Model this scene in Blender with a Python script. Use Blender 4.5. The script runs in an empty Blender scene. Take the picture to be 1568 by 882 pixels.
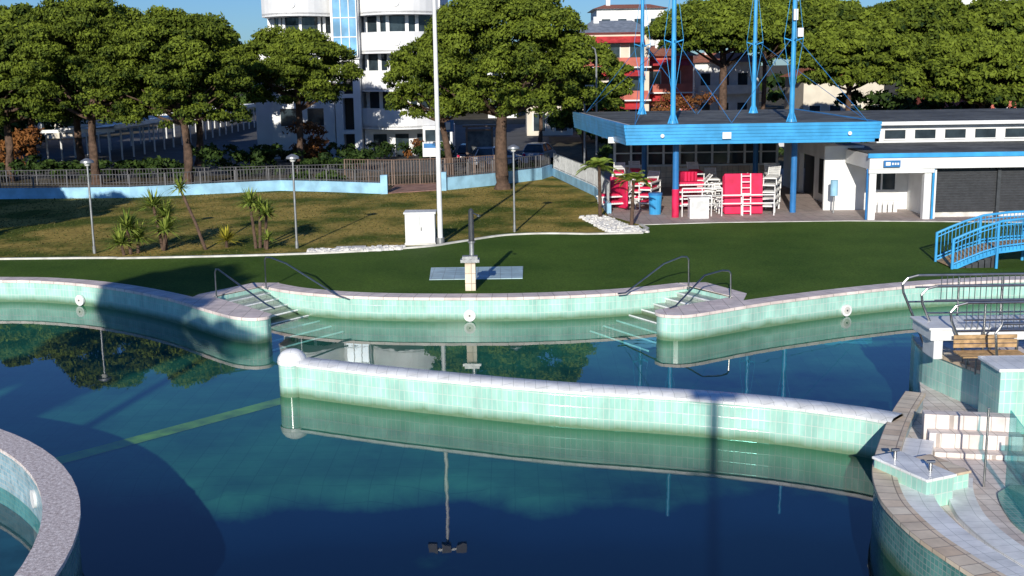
import bpy, bmesh, math, random
import numpy as np
from mathutils import Vector, Matrix
random.seed(7); np.random.seed(7)
sc=bpy.context.scene
D=0.75   # deck level above the water (z=0)

# ------------------------------------------------------------------ materials
def nt(name):
    m=bpy.data.materials.new(name); m.use_nodes=True
    n=m.node_tree; b=n.nodes['Principled BSDF']; return m,n,b
def lk(n,a,b): n.links.new(a,b)
def M(name,col,rough=.6,var=.15,scale=3,col2=None,bump=0,bscale=30,metal=0,spec=.4,detail=5,lo=.35,hi=.65,bdist=.02,fine=0):
    m,n,b=nt(name)
    tc=n.nodes.new('ShaderNodeTexCoord')
    no=n.nodes.new('ShaderNodeTexNoise'); no.inputs['Scale'].default_value=scale; no.inputs['Detail'].default_value=detail
    lk(n,tc.outputs['Object'],no.inputs['Vector'])
    cr=n.nodes.new('ShaderNodeValToRGB'); cr.color_ramp.elements[0].position=lo; cr.color_ramp.elements[1].position=hi
    c2=col2 if col2 else tuple(min(1,c*(1+var)) for c in col); c1=col if col2 else tuple(c*(1-var) for c in col)
    cr.color_ramp.elements[0].color=(*c1,1); cr.color_ramp.elements[1].color=(*c2,1)
    lk(n,no.outputs['Fac'],cr.inputs['Fac'])
    out=cr.outputs['Color']
    if fine:
        n2=n.nodes.new('ShaderNodeTexNoise'); n2.inputs['Scale'].default_value=fine; n2.inputs['Detail'].default_value=3
        lk(n,tc.outputs['Object'],n2.inputs['Vector'])
        mr=n.nodes.new('ShaderNodeMapRange'); mr.inputs['From Min'].default_value=.3; mr.inputs['From Max'].default_value=.7
        mr.inputs['To Min'].default_value=.65; mr.inputs['To Max'].default_value=1.35
        lk(n,n2.outputs['Fac'],mr.inputs['Value'])
        mx=n.nodes.new('ShaderNodeVectorMath'); mx.operation='SCALE'; lk(n,out,mx.inputs[0]); lk(n,mr.outputs['Result'],mx.inputs['Scale'])
        out=mx.outputs['Vector']
    lk(n,out,b.inputs['Base Color'])
    b.inputs['Roughness'].default_value=rough; b.inputs['Metallic'].default_value=metal
    b.inputs['Specular IOR Level'].default_value=spec
    if bump:
        nb=n.nodes.new('ShaderNodeTexNoise'); nb.inputs['Scale'].default_value=bscale; nb.inputs['Detail'].default_value=4
        lk(n,tc.outputs['Object'],nb.inputs['Vector'])
        bp=n.nodes.new('ShaderNodeBump'); bp.inputs['Strength'].default_value=bump; bp.inputs['Distance'].default_value=bdist
        lk(n,nb.outputs['Fac'],bp.inputs['Height']); lk(n,bp.outputs['Normal'],b.inputs['Normal'])
    return m
def tile_mat(name,c1,c2,grout,w,h,rough=.12,mortar=.008,stain=True,use='UV',offset=0.,staincol=(.08,.14,.05)):
    m,n,b=nt(name)
    tc=n.nodes.new('ShaderNodeTexCoord')
    br=n.nodes.new('ShaderNodeTexBrick'); br.offset=offset; br.squash=1
    br.inputs['Color1'].default_value=(*c1,1); br.inputs['Color2'].default_value=(*c2,1); br.inputs['Mortar'].default_value=(*grout,1)
    br.inputs['Scale'].default_value=1; br.inputs['Brick Width'].default_value=w; br.inputs['Row Height'].default_value=h
    br.inputs['Mortar Size'].default_value=mortar; br.inputs['Mortar Smooth'].default_value=.1
    lk(n,tc.outputs[use],br.inputs['Vector'])
    out=br.outputs['Color']
    mp=n.nodes.new('ShaderNodeMapping'); mp.inputs['Scale'].default_value=(1.6,1.6,.45 if stain else 1.6); lk(n,tc.outputs['Object'],mp.inputs[0])
    no=n.nodes.new('ShaderNodeTexNoise'); no.inputs['Scale'].default_value=1.3; no.inputs['Detail'].default_value=8; no.inputs['Roughness'].default_value=.62
    lk(n,mp.outputs[0],no.inputs['Vector'])
    mr=n.nodes.new('ShaderNodeMapRange'); mr.inputs['From Min'].default_value=.3; mr.inputs['From Max'].default_value=.65
    mr.inputs['To Min'].default_value=.75; mr.inputs['To Max'].default_value=1.12
    lk(n,no.outputs['Fac'],mr.inputs['Value'])
    sm=n.nodes.new('ShaderNodeVectorMath'); sm.operation='SCALE'; lk(n,out,sm.inputs[0]); lk(n,mr.outputs['Result'],sm.inputs['Scale']); out=sm.outputs['Vector']
    if stain:
        g=n.nodes.new('ShaderNodeNewGeometry'); sp=n.nodes.new('ShaderNodeSeparateXYZ'); lk(n,g.outputs['Position'],sp.inputs[0])
        ad=n.nodes.new('ShaderNodeMath'); ad.operation='MULTIPLY_ADD'; lk(n,no.outputs['Fac'],ad.inputs[0]); ad.inputs[1].default_value=-.3; lk(n,sp.outputs['Z'],ad.inputs[2])
        m2=n.nodes.new('ShaderNodeMapRange'); m2.inputs['From Min'].default_value=-.10; m2.inputs['From Max'].default_value=.12; m2.inputs['To Min'].default_value=.85; m2.inputs['To Max'].default_value=0
        lk(n,ad.outputs[0],m2.inputs['Value'])
        mx=n.nodes.new('ShaderNodeMix'); mx.data_type='RGBA'; lk(n,m2.outputs['Result'],mx.inputs[0]); lk(n,out,mx.inputs[6]); mx.inputs[7].default_value=(*staincol,1)
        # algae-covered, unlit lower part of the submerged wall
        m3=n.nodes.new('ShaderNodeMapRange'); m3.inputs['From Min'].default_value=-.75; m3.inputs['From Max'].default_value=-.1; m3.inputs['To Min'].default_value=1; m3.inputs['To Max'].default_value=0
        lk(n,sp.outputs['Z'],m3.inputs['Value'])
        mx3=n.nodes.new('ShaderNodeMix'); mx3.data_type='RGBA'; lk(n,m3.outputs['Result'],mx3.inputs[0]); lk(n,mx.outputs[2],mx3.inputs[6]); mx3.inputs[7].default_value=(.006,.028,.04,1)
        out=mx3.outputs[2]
    lk(n,out,b.inputs['Base Color']); b.inputs['Roughness'].default_value=rough
    bp=n.nodes.new('ShaderNodeBump'); bp.inputs['Strength'].default_value=.35; bp.inputs['Distance'].default_value=.004; bp.invert=True
    lk(n,br.outputs['Fac'],bp.inputs['Height']); lk(n,bp.outputs['Normal'],b.inputs['Normal'])
    return m
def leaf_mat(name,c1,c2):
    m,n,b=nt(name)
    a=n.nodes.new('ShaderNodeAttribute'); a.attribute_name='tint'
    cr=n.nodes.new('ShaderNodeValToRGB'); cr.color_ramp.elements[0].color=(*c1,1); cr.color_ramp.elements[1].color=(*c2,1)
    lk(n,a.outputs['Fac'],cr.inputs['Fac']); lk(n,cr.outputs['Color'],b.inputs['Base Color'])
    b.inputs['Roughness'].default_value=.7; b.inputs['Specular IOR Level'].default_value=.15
    return m

WHITE=M('white_render',(.76,.76,.74),.7,.09,1.0,bump=.1,bscale=60)
WHITEP=M('white_plastic',(.76,.76,.74),.4,.08,3)
BLUE=M('blue_paint',(.05,.34,.66),.35,.18,1.2)
BLUED=M('blue_paint_dark',(.03,.17,.42),.35,.12,2)
PALEB=M('pale_blue_wall',(.30,.54,.70),.7,.2,1.2,bump=.1)
RED=M('red_fabric',(.66,.015,.08),.7,.25,2)
DARK=M('dark_void',(.012,.013,.015),.4,.2,3)
GLASS=M('window_glass',(.03,.045,.055),.08,.3,1.5,spec=.6)
CHROME=M('brushed_steel',(.38,.38,.37),.3,.15,6,metal=1)
STEEL=M('galvanised_steel',(.34,.35,.35),.45,.15,5,metal=.6)
DSTEEL=M('dark_railing_paint',(.05,.055,.06),.45,.2,5)
RAILW=M('railing_grey',(.10,.10,.105),.5,.2,5)
WOOD=M('weathered_wood',(.42,.27,.13),.7,.3,8,bump=.3)
BARK=M('pine_bark',(.10,.062,.042),.9,.35,4,bump=.8,bscale=14,bdist=.06)
COPING=tile_mat('pink_stone_coping',(.74,.62,.57),(.82,.71,.65),(.42,.35,.30),.5,.5,rough=.6,mortar=.01,stain=False)
CREAM=tile_mat('cream_stone_coping',(.80,.70,.54),(.68,.52,.36),(.33,.26,.2),.33,.33,rough=.6,mortar=.01,stain=False)
DIVTOP=tile_mat('white_glazed_coping',(.88,.88,.86),(.83,.84,.82),(.55,.57,.55),.25,.3,rough=.35,mortar=.006,stain=False)
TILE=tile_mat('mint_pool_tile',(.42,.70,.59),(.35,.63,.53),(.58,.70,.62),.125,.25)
MOSAIC=tile_mat('green_mosaic_tile',(.16,.36,.31),(.08,.25,.22),(.30,.38,.34),.1,.1,rough=.2,mortar=.008)
MOSB=tile_mat('pale_blue_mosaic',(.38,.54,.60),(.20,.38,.46),(.5,.52,.5),.1,.1,rough=.3,stain=False)
STEPM=tile_mat('stair_tile',(.42,.48,.42),(.34,.42,.36),(.2,.22,.2),.25,.25,rough=.45)
SLAB=tile_mat('pale_blue_floor_tile',(.46,.62,.66),(.40,.55,.60),(.24,.3,.33),.4,.4,rough=.5,stain=False,use='Object')
PLATT=tile_mat('pink_floor_tile',(.82,.74,.68),(.70,.60,.54),(.4,.34,.3),.25,.25,rough=.55,stain=False,use='Object')
PAVE=tile_mat('terrace_paving',(.44,.35,.32),(.38,.32,.29),(.2,.17,.15),.5,.5,rough=.7,stain=False,use='Object')
TURF=M('artificial_turf',(.052,.104,.013),.85,.2,.35,col2=(.080,.140,.020),bump=.3,bscale=60,fine=18,spec=.1)
LAWN=M('dry_lawn',(.085,.110,.016),.9,.2,.33,col2=(.37,.27,.07),bump=.4,bscale=12,bdist=.04,fine=5,spec=.1,lo=.41,hi=.58,detail=10)
EARTH=M('earth',(.10,.085,.055),.95,.3,.08,bump=.4,bscale=3,fine=2,spec=.1)
ASPH=M('asphalt',(.085,.083,.08),.9,.2,.6,bump=.2,bscale=40)
FELT=M('roofing_felt',(.10,.105,.10),.85,.4,.5,bump=.2,fine=3)
GRANITE=M('pink_granite',(.45,.36,.33),.7,.1,16,col2=(.92,.84,.79),bump=.4,bscale=60,fine=45,lo=.3,hi=.7)
ROCKM=M('white_rock',(.66,.64,.60),.8,.15,6,bump=.4)
CONC=M('concrete',(.62,.60,.55),.8,.2,2,bump=.2)
LEAF=leaf_mat('pine_needles',(.008,.024,.004),(.155,.200,.020))  # ramp runs from a painted shade tone to a sunlit tone
LEAFB=leaf_mat('shrub_leaves',(.010,.026,.006),(.06,.10,.018))
LEAFR=leaf_mat('autumn_leaves',(.08,.03,.012),(.24,.10,.03))
LEAFY=leaf_mat('yucca_leaves',(.09,.15,.02),(.32,.38,.07))

# ------------------------------------------------------------------ mesh builder
class MB:
    def __init__(s): s.v=[]; s.f=[]; s.m=[]; s.uv=[]; s.mats=[]
    def mi(s,mat):
        if mat not in s.mats: s.mats.append(mat)
        return s.mats.index(mat)
    def face(s,pts,mat,uv=None):
        i=len(s.v); s.v+= [tuple(p) for p in pts]; s.f.append(tuple(range(i,i+len(pts)))); s.m.append(s.mi(mat))
        if uv is None:
            a=Vector(pts[1])-Vector(pts[0]); nrm=a.cross(Vector(pts[-1])-Vector(pts[0]))
            if abs(nrm.z)>.7*nrm.length: uv=[(p[0],p[1]) for p in pts]
            else:
                h=Vector((-nrm.y,nrm.x,0)); h=h.normalized() if h.length>1e-9 else Vector((1,0,0))
                uv=[(Vector(p).dot(h),p[2]) for p in pts]
        s.uv+=uv
    def box(s,c,d,mat,rz=0,taper=0,M4=None):
        hx,hy,hz=d[0]/2,d[1]/2,d[2]/2
        co,si=math.cos(rz),math.sin(rz); P=[]
        for z in(-1,1):
            k=1-taper if z>0 else 1
            for x,y in((-1,-1),(1,-1),(1,1),(-1,1)):
                X,Y,Z=x*hx*k,y*hy*k,z*hz
                q=Vector((c[0]+X*co-Y*si,c[1]+X*si+Y*co,c[2]+Z))
                P.append(M4@q if M4 else q)
        for q in((3,2,1,0),(4,5,6,7),(0,1,5,4),(1,2,6,5),(2,3,7,6),(3,0,4,7)): s.face([P[k] for k in q],mat)
    def span(s,x0,x1,y0,y1,z0,z1,mat): s.box(((x0+x1)/2,(y0+y1)/2,(z0+z1)/2),(x1-x0,y1-y0,z1-z0),mat)
    def tube(s,pts,r,mat,n=8,r1=None):
        pts=[Vector(p) for p in pts]; rings=[]
        for i,p in enumerate(pts):
            t=(pts[min(i+1,len(pts)-1)]-pts[max(i-1,0)]).normalized()
            a=t.cross(Vector((0,0,1)))
            if a.length<.05: a=Vector((1,0,0))
            a.normalize(); b=t.cross(a).normalized()
            if i>0 and a.dot(pa)<0: a,b=-a,-b
            pa=a
            rr=r if r1 is None else r+(r1-r)*i/(len(pts)-1)
            rings.append([p+a*math.cos(2*math.pi*k/n)*rr+b*math.sin(2*math.pi*k/n)*rr for k in range(n)])
        for i in range(len(rings)-1):
            for k in range(n):
                k2=(k+1)%n; s.face([rings[i][k],rings[i][k2],rings[i+1][k2],rings[i+1][k]],mat)
        s.face(rings[0][::-1],mat); s.face(rings[-1],mat)
    def cyl(s,a,b,r,mat,n=12,r1=None): s.tube([a,b],r,mat,n,r1)
    def prism(s,poly,z0,z1,mat,side=None):
        side=side or mat; n=len(poly)
        ar=sum(poly[i][0]*poly[(i+1)%n][1]-poly[(i+1)%n][0]*poly[i][1] for i in range(n))
        if ar<0: poly=poly[::-1]
        s.face([(p[0],p[1],z1) for p in poly],mat); s.face([(p[0],p[1],z0) for p in poly[::-1]],side)
        u=0
        for i in range(n):
            a,b=poly[i],poly[(i+1)%n]; l=math.dist(a,b)
            s.face([(a[0],a[1],z0),(b[0],b[1],z0),(b[0],b[1],z1),(a[0],a[1],z1)],side,[(u,z0),(u+l,z0),(u+l,z1),(u,z1)]); u+=l
    def strip(s,line,z0,z1,mat,flip=False):
        u=0
        for a,b in zip(line[:-1],line[1:]):
            l=math.dist(a,b); q=[(a[0],a[1],z0),(b[0],b[1],z0),(b[0],b[1],z1),(a[0],a[1],z1)]; w=[(u,z0),(u+l,z0),(u+l,z1),(u,z1)]
            if flip: q.reverse(); w.reverse()
            s.face(q,mat,w); u+=l
    def band(s,A,B,z0,z1,top,sa=None,sb=None):
        u=0
        for i in range(len(A)-1):
            a,b,c,d=A[i],A[i+1],B[i+1],B[i]; l=math.dist(a,b); w=math.dist(a,d)
            s.face([(a[0],a[1],z1),(b[0],b[1],z1),(c[0],c[1],z1),(d[0],d[1],z1)],top,[(u,0),(u+l,0),(u+l,w),(u,w)])
            s.face([(d[0],d[1],z0),(c[0],c[1],z0),(b[0],b[1],z0),(a[0],a[1],z0)],top,[(u,0),(u+l,0),(u+l,w),(u,w)]); u+=l
        s.strip(A,z0,z1,sa or top); s.strip(B,z0,z1,sb or top,True)
        for i in (0,-1):
            s.face([(A[i][0],A[i][1],z0),(B[i][0],B[i][1],z0),(B[i][0],B[i][1],z1),(A[i][0],A[i][1],z1)],sa or top)
    def obj(s,name,parent=None,smooth=False,bevel=0):
        me=bpy.data.meshes.new(name); me.from_pydata(s.v,[],s.f)
        for m in s.mats: me.materials.append(m)
        me.polygons.foreach_set('material_index',s.m)
        uvl=me.uv_layers.new(name='UVMap'); uvl.data.foreach_set('uv',[c for w in s.uv for c in w])
        if smooth or bevel:
            bm=bmesh.new(); bm.from_mesh(me); bmesh.ops.remove_doubles(bm,verts=bm.verts,dist=.0005); bm.to_mesh(me); bm.free()
        if smooth:
            me.polygons.foreach_set('use_smooth',[True]*len(me.polygons))
            try: me.set_sharp_from_angle(angle=math.radians(40))
            except Exception: pass
        o=bpy.data.objects.new(name,me); sc.collection.objects.link(o)
        if bevel:
            bv=o.modifiers.new('bevel','BEVEL'); bv.width=bevel; bv.segments=2; bv.limit_method='ANGLE'
        if parent: o.parent=parent
        return o
def empty(name):
    o=bpy.data.objects.new(name,None); sc.collection.objects.link(o); return o
def smooth_line(P,k=6):
    out=[]; P=[Vector((p[0],p[1])) for p in P]
    for i in range(len(P)-1):
        p0=P[max(i-1,0)];p1=P[i];p2=P[i+1];p3=P[min(i+2,len(P)-1)]
        for j in range(k):
            t=j/k; q=.5*((2*p1)+(p2-p0)*t+(2*p0-5*p1+4*p2-p3)*t*t+(3*p1-p0-3*p2+p3)*t**3); out.append((q.x,q.y))
    out.append(tuple(P[-1])); return out
def offset(L,d):
    out=[]
    for i in range(len(L)):
        a=Vector(L[max(i-1,0)]);b=Vector(L[min(i+1,len(L)-1)]); t=(b-a).normalized(); out.append((L[i][0]-t.y*d,L[i][1]+t.x*d))
    return out
def sheet(name,loops,z,mat,parent=None):
    bm=bmesh.new(); es=[]
    for L in loops:
        vs=[bm.verts.new((p[0],p[1],z)) for p in L]
        for i in range(len(vs)): es.append(bm.edges.new((vs[i],vs[(i+1)%len(vs)])))
    bmesh.ops.triangle_fill(bm,edges=es,use_beauty=True,use_dissolve=False)
    for f in bm.faces:
        if f.normal.z<0: f.normal_flip()
    uv=bm.loops.layers.uv.new('UVMap')
    for f in bm.faces:
        for l in f.loops: l[uv].uv=(l.vert.co.x,l.vert.co.y)
    me=bpy.data.meshes.new(name); bm.to_mesh(me); bm.free(); me.materials.append(mat)
    o=bpy.data.objects.new(name,me); sc.collection.objects.link(o)
    if parent: o.parent=parent
    return o

# ------------------------------------------------------------------ pool outline
L_chain=smooth_line([(-34,41.3),(-22,40.95),(-18.2,40.6),(-16.6,40.35),(-14.6,39.5),(-12.8,38.3),(-11.05,36.8),(-9.85,35.5),(-8.6,34.15),(-8.1,33.75),(-7.65,33.6),(-7.32,33.75),(-7.25,34.1)],5)
C_chain=smooth_line([(-8.45,38.75),(-7.3,37.75),(-5.6,36.9),(-3.85,36.45),(-1.75,36.22),(.33,36.17),(2.41,36.4),(4.13,36.85),(5.8,37.6)],6)
R_chain=smooth_line([(4.3,33.85),(4.28,33.5),(4.5,33.2),(5.24,33.2),(7.15,34.4),(8.4,35.1),(10.7,36.2),(13.1,37.15),(15.4,37.7),(17.5,37.9),(24,38.2),(34,38.4)],5)
AL=(-9.75,36.95); AR=(6.95,35.65)
far=L_chain+[AL]+C_chain+[AR]+R_chain
pool=far+[(34,2),(-34,2)]
kerb=smooth_line([(-60,45.6),(-20.2,45.3),(-14.9,45.05),(-8.1,45.5),(-3.8,46.75),(-2.26,48.0),(-.6,49.6),(.4,50.05),(1.7,50.15),(3.3,49.8)],5)+[(5.72,49.9),(6.15,51.3),(5.95,52.6)]
kerb2=[(5.95,52.6),(9.6,53.0),(15.5,52.9),(22.9,51.6),(60,50.5)]

sheet('ground',[[(-1600,-600),(1600,-600),(1600,2200),(-1600,2200)],pool],D,EARTH)
turf_loop=kerb+kerb2[1:]+[(60,38.4)]+R_chain[::-1]+[AR]+C_chain[::-1]+[AL]+L_chain[::-1]+[(-60,41.3)]
sheet('artificial_turf',[turf_loop],D+.004,TURF)
lawn=kerb+[(4.69,56.2),(4.68,64.9),(2.74,76.9),(2.04,74.8),(-4,68.9),(-7.4,67.5),(-13.9,70.2),(-22,67.4),(-29.8,67.75),(-60,68)]
sheet('lawn',[lawn],D+.004,LAWN)
sheet('terrace_paving',[kerb2+[(60,80),(2.8,80),(4.72,64.9),(4.73,56.2)]],D+.004,PAVE)
sheet('street',[[(-90,78),(2.7,82),(4,120),(70,84),(90,84),(90,128),(12,130),(12,145),(-28,150),(-28,260),(-44,260),(-44,128),(-90,120)]],D+.008,ASPH)
b=MB(); b.band(kerb,offset(kerb,.13),D,D+.07,CONC); b.obj('lawn_kerb')
b=MB(); b.band(kerb2,offset(kerb2,.1),D,D+.03,CONC); b.obj('terrace_kerb')

# pool walls, coping
pe=empty('swimming_pool')
b=MB()
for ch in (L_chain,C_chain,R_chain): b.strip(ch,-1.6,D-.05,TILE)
b.strip([L_chain[-1],AL],-1.6,D-.05,TILE); b.strip([AL,C_chain[0]],-1.6,D-.02,TILE)
b.strip([C_chain[-1],AR],-1.6,D-.02,TILE); b.strip([AR,R_chain[0]],-1.6,D-.05,TILE)
b.strip([(34,38.4),(34,2)],-1.6,D,TILE); b.strip([(34,2),(-34,2)],-1.6,D,TILE); b.strip([(-34,2),(-34,41.3)],-1.6,D,TILE)
b.obj('pool_wall',pe)
b=MB()
def cop(ch,w): b.band(offset(ch,-.05),offset(ch,w),D-.055,D+.035,COPING)
cop(C_chain,.62)
i0=max(i for i,p in enumerate(L_chain) if p[0]<-10.6)
cop(L_chain[:i0+1],.6)
cop(R_chain[[i for i,p in enumerate(R_chain) if p[0]>7.4][0]:],.6)
lt=L_chain[i0:]; o1=offset(L_chain,.6)[i0]
prom=offset(lt,-.05)+[(-9.72,37.0),(-10.25,37.45),o1]
b.prism(prom,D-.055,D+.035,COPING)
j=[i for i,p in enumerate(R_chain) if p[0]>7.4][0]; rt=R_chain[:j+1]; o2=offset(R_chain,.6)[j]
b.prism([(6.92,35.7)]+offset(rt,-.05)+[o2,(7.45,36.2)],D-.055,D+.035,COPING)
b.prism([(-9.75,37.0),(-8.45,38.78),(-8.0,39.3),(-8.9,39.35),(-10.25,37.45)],D-.03,D+.03,COPING)
b.prism([(6.95,35.7),(7.45,36.2),(6.5,38.2),(5.6,38.2),(5.85,37.65)],D-.03,D+.03,COPING)
b.obj('pool_coping',pe)
# steps
def arc_pts(ch,n,step):
    out=[ch[0]]; acc=0
    for a,c in zip(ch[:-1],ch[1:]):
        l=math.dist(a,c)
        while acc+l>=step*len(out) and len(out)<=n:
            t=(step*len(out)-acc)/l; out.append((a[0]+(c[0]-a[0])*t,a[1]+(c[1]-a[1])*t))
        acc+=l
    return out
b=MB()
def steps(A,tip,ch):
    n=8; st=.44
    R=arc_pts(ch,n,st); Lp=[(A[0]+(tip[0]-A[0])*i*st/math.dist(A,tip),A[1]+(tip[1]-A[1])*i*st/math.dist(A,tip)) for i in range(n+1)]
    for i in range(n):
        z=D-.145*(i+1)
        b.prism([Lp[i],Lp[i+1],R[i+1],R[i]],-1.2-.01*i,z,STEPM)
        a=Lp[i+1];c=R[i+1]
        b.tube([(a[0],a[1],z-.015),(c[0],c[1],z-.015)],.03,DIVTOP,6)
steps(AL,L_chain[-1],C_chain); steps(AR,R_chain[0],C_chain[::-1])
b.obj('pool_steps',pe)
# pool floor
fm,fn,fb=nt('pool_floor_algae_shade_tile')
tc=fn.nodes.new('ShaderNodeTexCoord'); br=fn.nodes.new('ShaderNodeTexBrick'); br.offset=0
br.inputs['Color1'].default_value=(.125,.275,.205,1); br.inputs['Color2'].default_value=(.11,.25,.19,1); br.inputs['Mortar'].default_value=(.085,.20,.145,1)
br.inputs['Scale'].default_value=1; br.inputs['Brick Width'].default_value=.5; br.inputs['Row Height'].default_value=.5; br.inputs['Mortar Size'].default_value=.010
lk(fn,tc.outputs['Object'],br.inputs['Vector'])
no=fn.nodes.new('ShaderNodeTexNoise'); no.inputs['Scale'].default_value=.5; no.inputs['Detail'].default_value=9; no.inputs['Roughness'].default_value=.6; lk(fn,tc.outputs['Object'],no.inputs['Vector'])
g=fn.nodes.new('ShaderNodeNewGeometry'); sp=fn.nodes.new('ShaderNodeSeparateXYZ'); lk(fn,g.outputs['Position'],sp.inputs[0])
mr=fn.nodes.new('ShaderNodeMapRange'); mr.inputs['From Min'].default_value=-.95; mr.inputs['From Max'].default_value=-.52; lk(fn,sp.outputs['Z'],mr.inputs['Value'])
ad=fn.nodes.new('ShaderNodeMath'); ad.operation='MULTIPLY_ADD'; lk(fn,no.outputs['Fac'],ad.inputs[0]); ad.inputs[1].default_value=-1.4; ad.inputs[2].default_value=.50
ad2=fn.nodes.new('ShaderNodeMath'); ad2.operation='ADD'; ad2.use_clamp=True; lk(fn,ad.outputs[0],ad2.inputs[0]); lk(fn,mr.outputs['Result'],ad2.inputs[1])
mx=fn.nodes.new('ShaderNodeMix'); mx.data_type='RGBA'; lk(fn,ad2.outputs[0],mx.inputs[0]); mx.inputs[6].default_value=(.003,.014,.06,1); lk(fn,br.outputs['Color'],mx.inputs[7])  # dark blue is shade painted into the near floor, noise roughens its edge
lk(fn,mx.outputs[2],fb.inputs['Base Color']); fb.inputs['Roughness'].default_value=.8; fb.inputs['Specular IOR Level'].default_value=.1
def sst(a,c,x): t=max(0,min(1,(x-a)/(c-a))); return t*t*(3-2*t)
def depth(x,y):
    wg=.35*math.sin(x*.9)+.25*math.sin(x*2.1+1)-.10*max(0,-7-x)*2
    d1=1-sst(21.4,23.2,y+wg)                                  # dip marking where cast shade is painted into the floor colour
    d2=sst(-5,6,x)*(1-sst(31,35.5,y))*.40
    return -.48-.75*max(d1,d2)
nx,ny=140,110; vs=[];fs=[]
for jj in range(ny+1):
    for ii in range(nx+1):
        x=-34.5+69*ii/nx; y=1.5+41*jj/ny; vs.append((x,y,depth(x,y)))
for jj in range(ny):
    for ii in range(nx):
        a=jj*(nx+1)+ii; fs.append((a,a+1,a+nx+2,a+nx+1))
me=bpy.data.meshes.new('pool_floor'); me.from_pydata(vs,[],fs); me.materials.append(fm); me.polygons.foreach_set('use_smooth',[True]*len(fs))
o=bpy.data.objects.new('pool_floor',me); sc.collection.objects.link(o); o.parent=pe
b=MB(); YST=M('yellow_lane_tile',(.62,.52,.03),.6,.35,2)
a=Vector((-10.9,23.7));c=Vector((-5.7,29.4)); nn=int((c-a).length/.5); dr=(c-a).normalized(); pn=Vector((-dr.y,dr.x))*.26
for i in range(nn):
    p=a+(c-a)*i/nn;q=a+(c-a)*(i+1)/nn
    b.face([(v.x,v.y,depth(v.x,v.y)+.03) for v in (p-pn,q-pn,q+pn,p+pn)],YST)
b.obj('lane_stripe',pe)
# water: Fresnel mirror on the air side, clear tinted transmission from below (refracted light is never totally reflected)
wm,wn,wb=nt('water'); wn.nodes.remove(wb); out=wn.nodes['Material Output']
tr=wn.nodes.new('ShaderNodeBsdfTransparent'); tr.inputs[0].default_value=(.44,.74,.70,1)
gl=wn.nodes.new('ShaderNodeBsdfGlossy'); gl.inputs['Roughness'].default_value=.012; gl.inputs['Color'].default_value=(1,1,1,1)
fr=wn.nodes.new('ShaderNodeFresnel'); fr.inputs['IOR'].default_value=1.38
gg_=wn.nodes.new('ShaderNodeNewGeometry'); inv=wn.nodes.new('ShaderNodeMath'); inv.operation='SUBTRACT'; inv.inputs[0].default_value=1; lk(wn,gg_.outputs['Backfacing'],inv.inputs[1])
mu=wn.nodes.new('ShaderNodeMath'); mu.operation='MULTIPLY'; lk(wn,fr.outputs[0],mu.inputs[0]); lk(wn,inv.outputs[0],mu.inputs[1])
ms=wn.nodes.new('ShaderNodeMixShader'); lk(wn,mu.outputs[0],ms.inputs[0]); lk(wn,tr.outputs[0],ms.inputs[1]); lk(wn,gl.outputs[0],ms.inputs[2])
tc=wn.nodes.new('ShaderNodeTexCoord'); mp=wn.nodes.new('ShaderNodeMapping'); mp.inputs['Scale'].default_value=(1,.6,1); lk(wn,tc.outputs['Object'],mp.inputs[0])
no=wn.nodes.new('ShaderNodeTexNoise'); no.inputs['Scale'].default_value=.9; no.inputs['Detail'].default_value=3; lk(wn,mp.outputs[0],no.inputs['Vector'])
bp=wn.nodes.new('ShaderNodeBump'); bp.inputs['Strength'].default_value=.06; bp.inputs['Distance'].default_value=.04; lk(wn,no.outputs['Fac'],bp.inputs['Height'])
lk(wn,bp.outputs[0],gl.inputs['Normal']); lk(wn,bp.outputs[0],fr.inputs['Normal']); lk(wn,ms.outputs[0],out.inputs['Surface'])
b=MB(); b.face([(-34.4,1.6,0),(34.4,1.6,0),(34.4,42,0),(-34.4,42,0)],wm); b.obj('water')

# pool wall lights
b=MB()
for x,y,ang in ((-1.36,36.2,0),(10.6,36.15,.42),(-15.0,39.66,-.45)):
    nx_,ny_=math.sin(ang),-math.cos(ang)
    c0=Vector((x,y,.2)); nn=Vector((nx_,ny_,0))
    b.cyl(c0,c0+nn*.07,.19,WHITEP,20); b.cyl(c0+nn*.07,c0+nn*.085,.12,CONC,16); b.cyl(c0+nn*.085,c0+nn*.1,.03,DSTEEL,8)
b.obj('pool_light_fittings',pe)

# divider wall
F_=smooth_line([(-5.3,27.75),(-4,27.12),(-2.9,26.62),(-1.3,25.97),(.2,25.37),(1.65,24.9),(3.05,24.52),(4.4,24.1),(5.7,23.58),(6.87,22.95),(7.3,22.65),(7.6,22.4)],5)
de=empty('pool_divider_wall')
b=MB(); B_=offset(F_,.5)
b.band(F_,B_,-1.6,.8,TILE); b.obj('wall',de)
b=MB(); A1=offset(F_,-.06);B1=offset(F_,.58); A2=offset(F_,.04); B2=offset(F_,.48)
b.band(A1,B1,.802,.86,DIVTOP)
for i in range(len(A1)-1):
    P,Q=A1,A2
    b.face([(P[i][0],P[i][1],.86),(P[i+1][0],P[i+1][1],.86),(Q[i+1][0],Q[i+1][1],.92),(Q[i][0],Q[i][1],.92)],DIVTOP)
    b.face([(B2[i][0],B2[i][1],.92),(B2[i+1][0],B2[i+1][1],.92),(B1[i+1][0],B1[i+1][1],.86),(B1[i][0],B1[i][1],.86)],DIVTOP)
    b.face([(A2[i][0],A2[i][1],.92),(A2[i+1][0],A2[i+1][1],.92),(B2[i+1][0],B2[i+1][1],.92),(B2[i][0],B2[i][1],.92)],DIVTOP)
b.obj('coping',de,smooth=True)
b=MB(); cx,cy=-5.5,28.1
circ=[(cx+.34*math.cos(t*math.pi/16),cy+.34*math.sin(t*math.pi/16)) for t in range(33)]
b.strip(circ,-1.6,.8,TILE)
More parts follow.
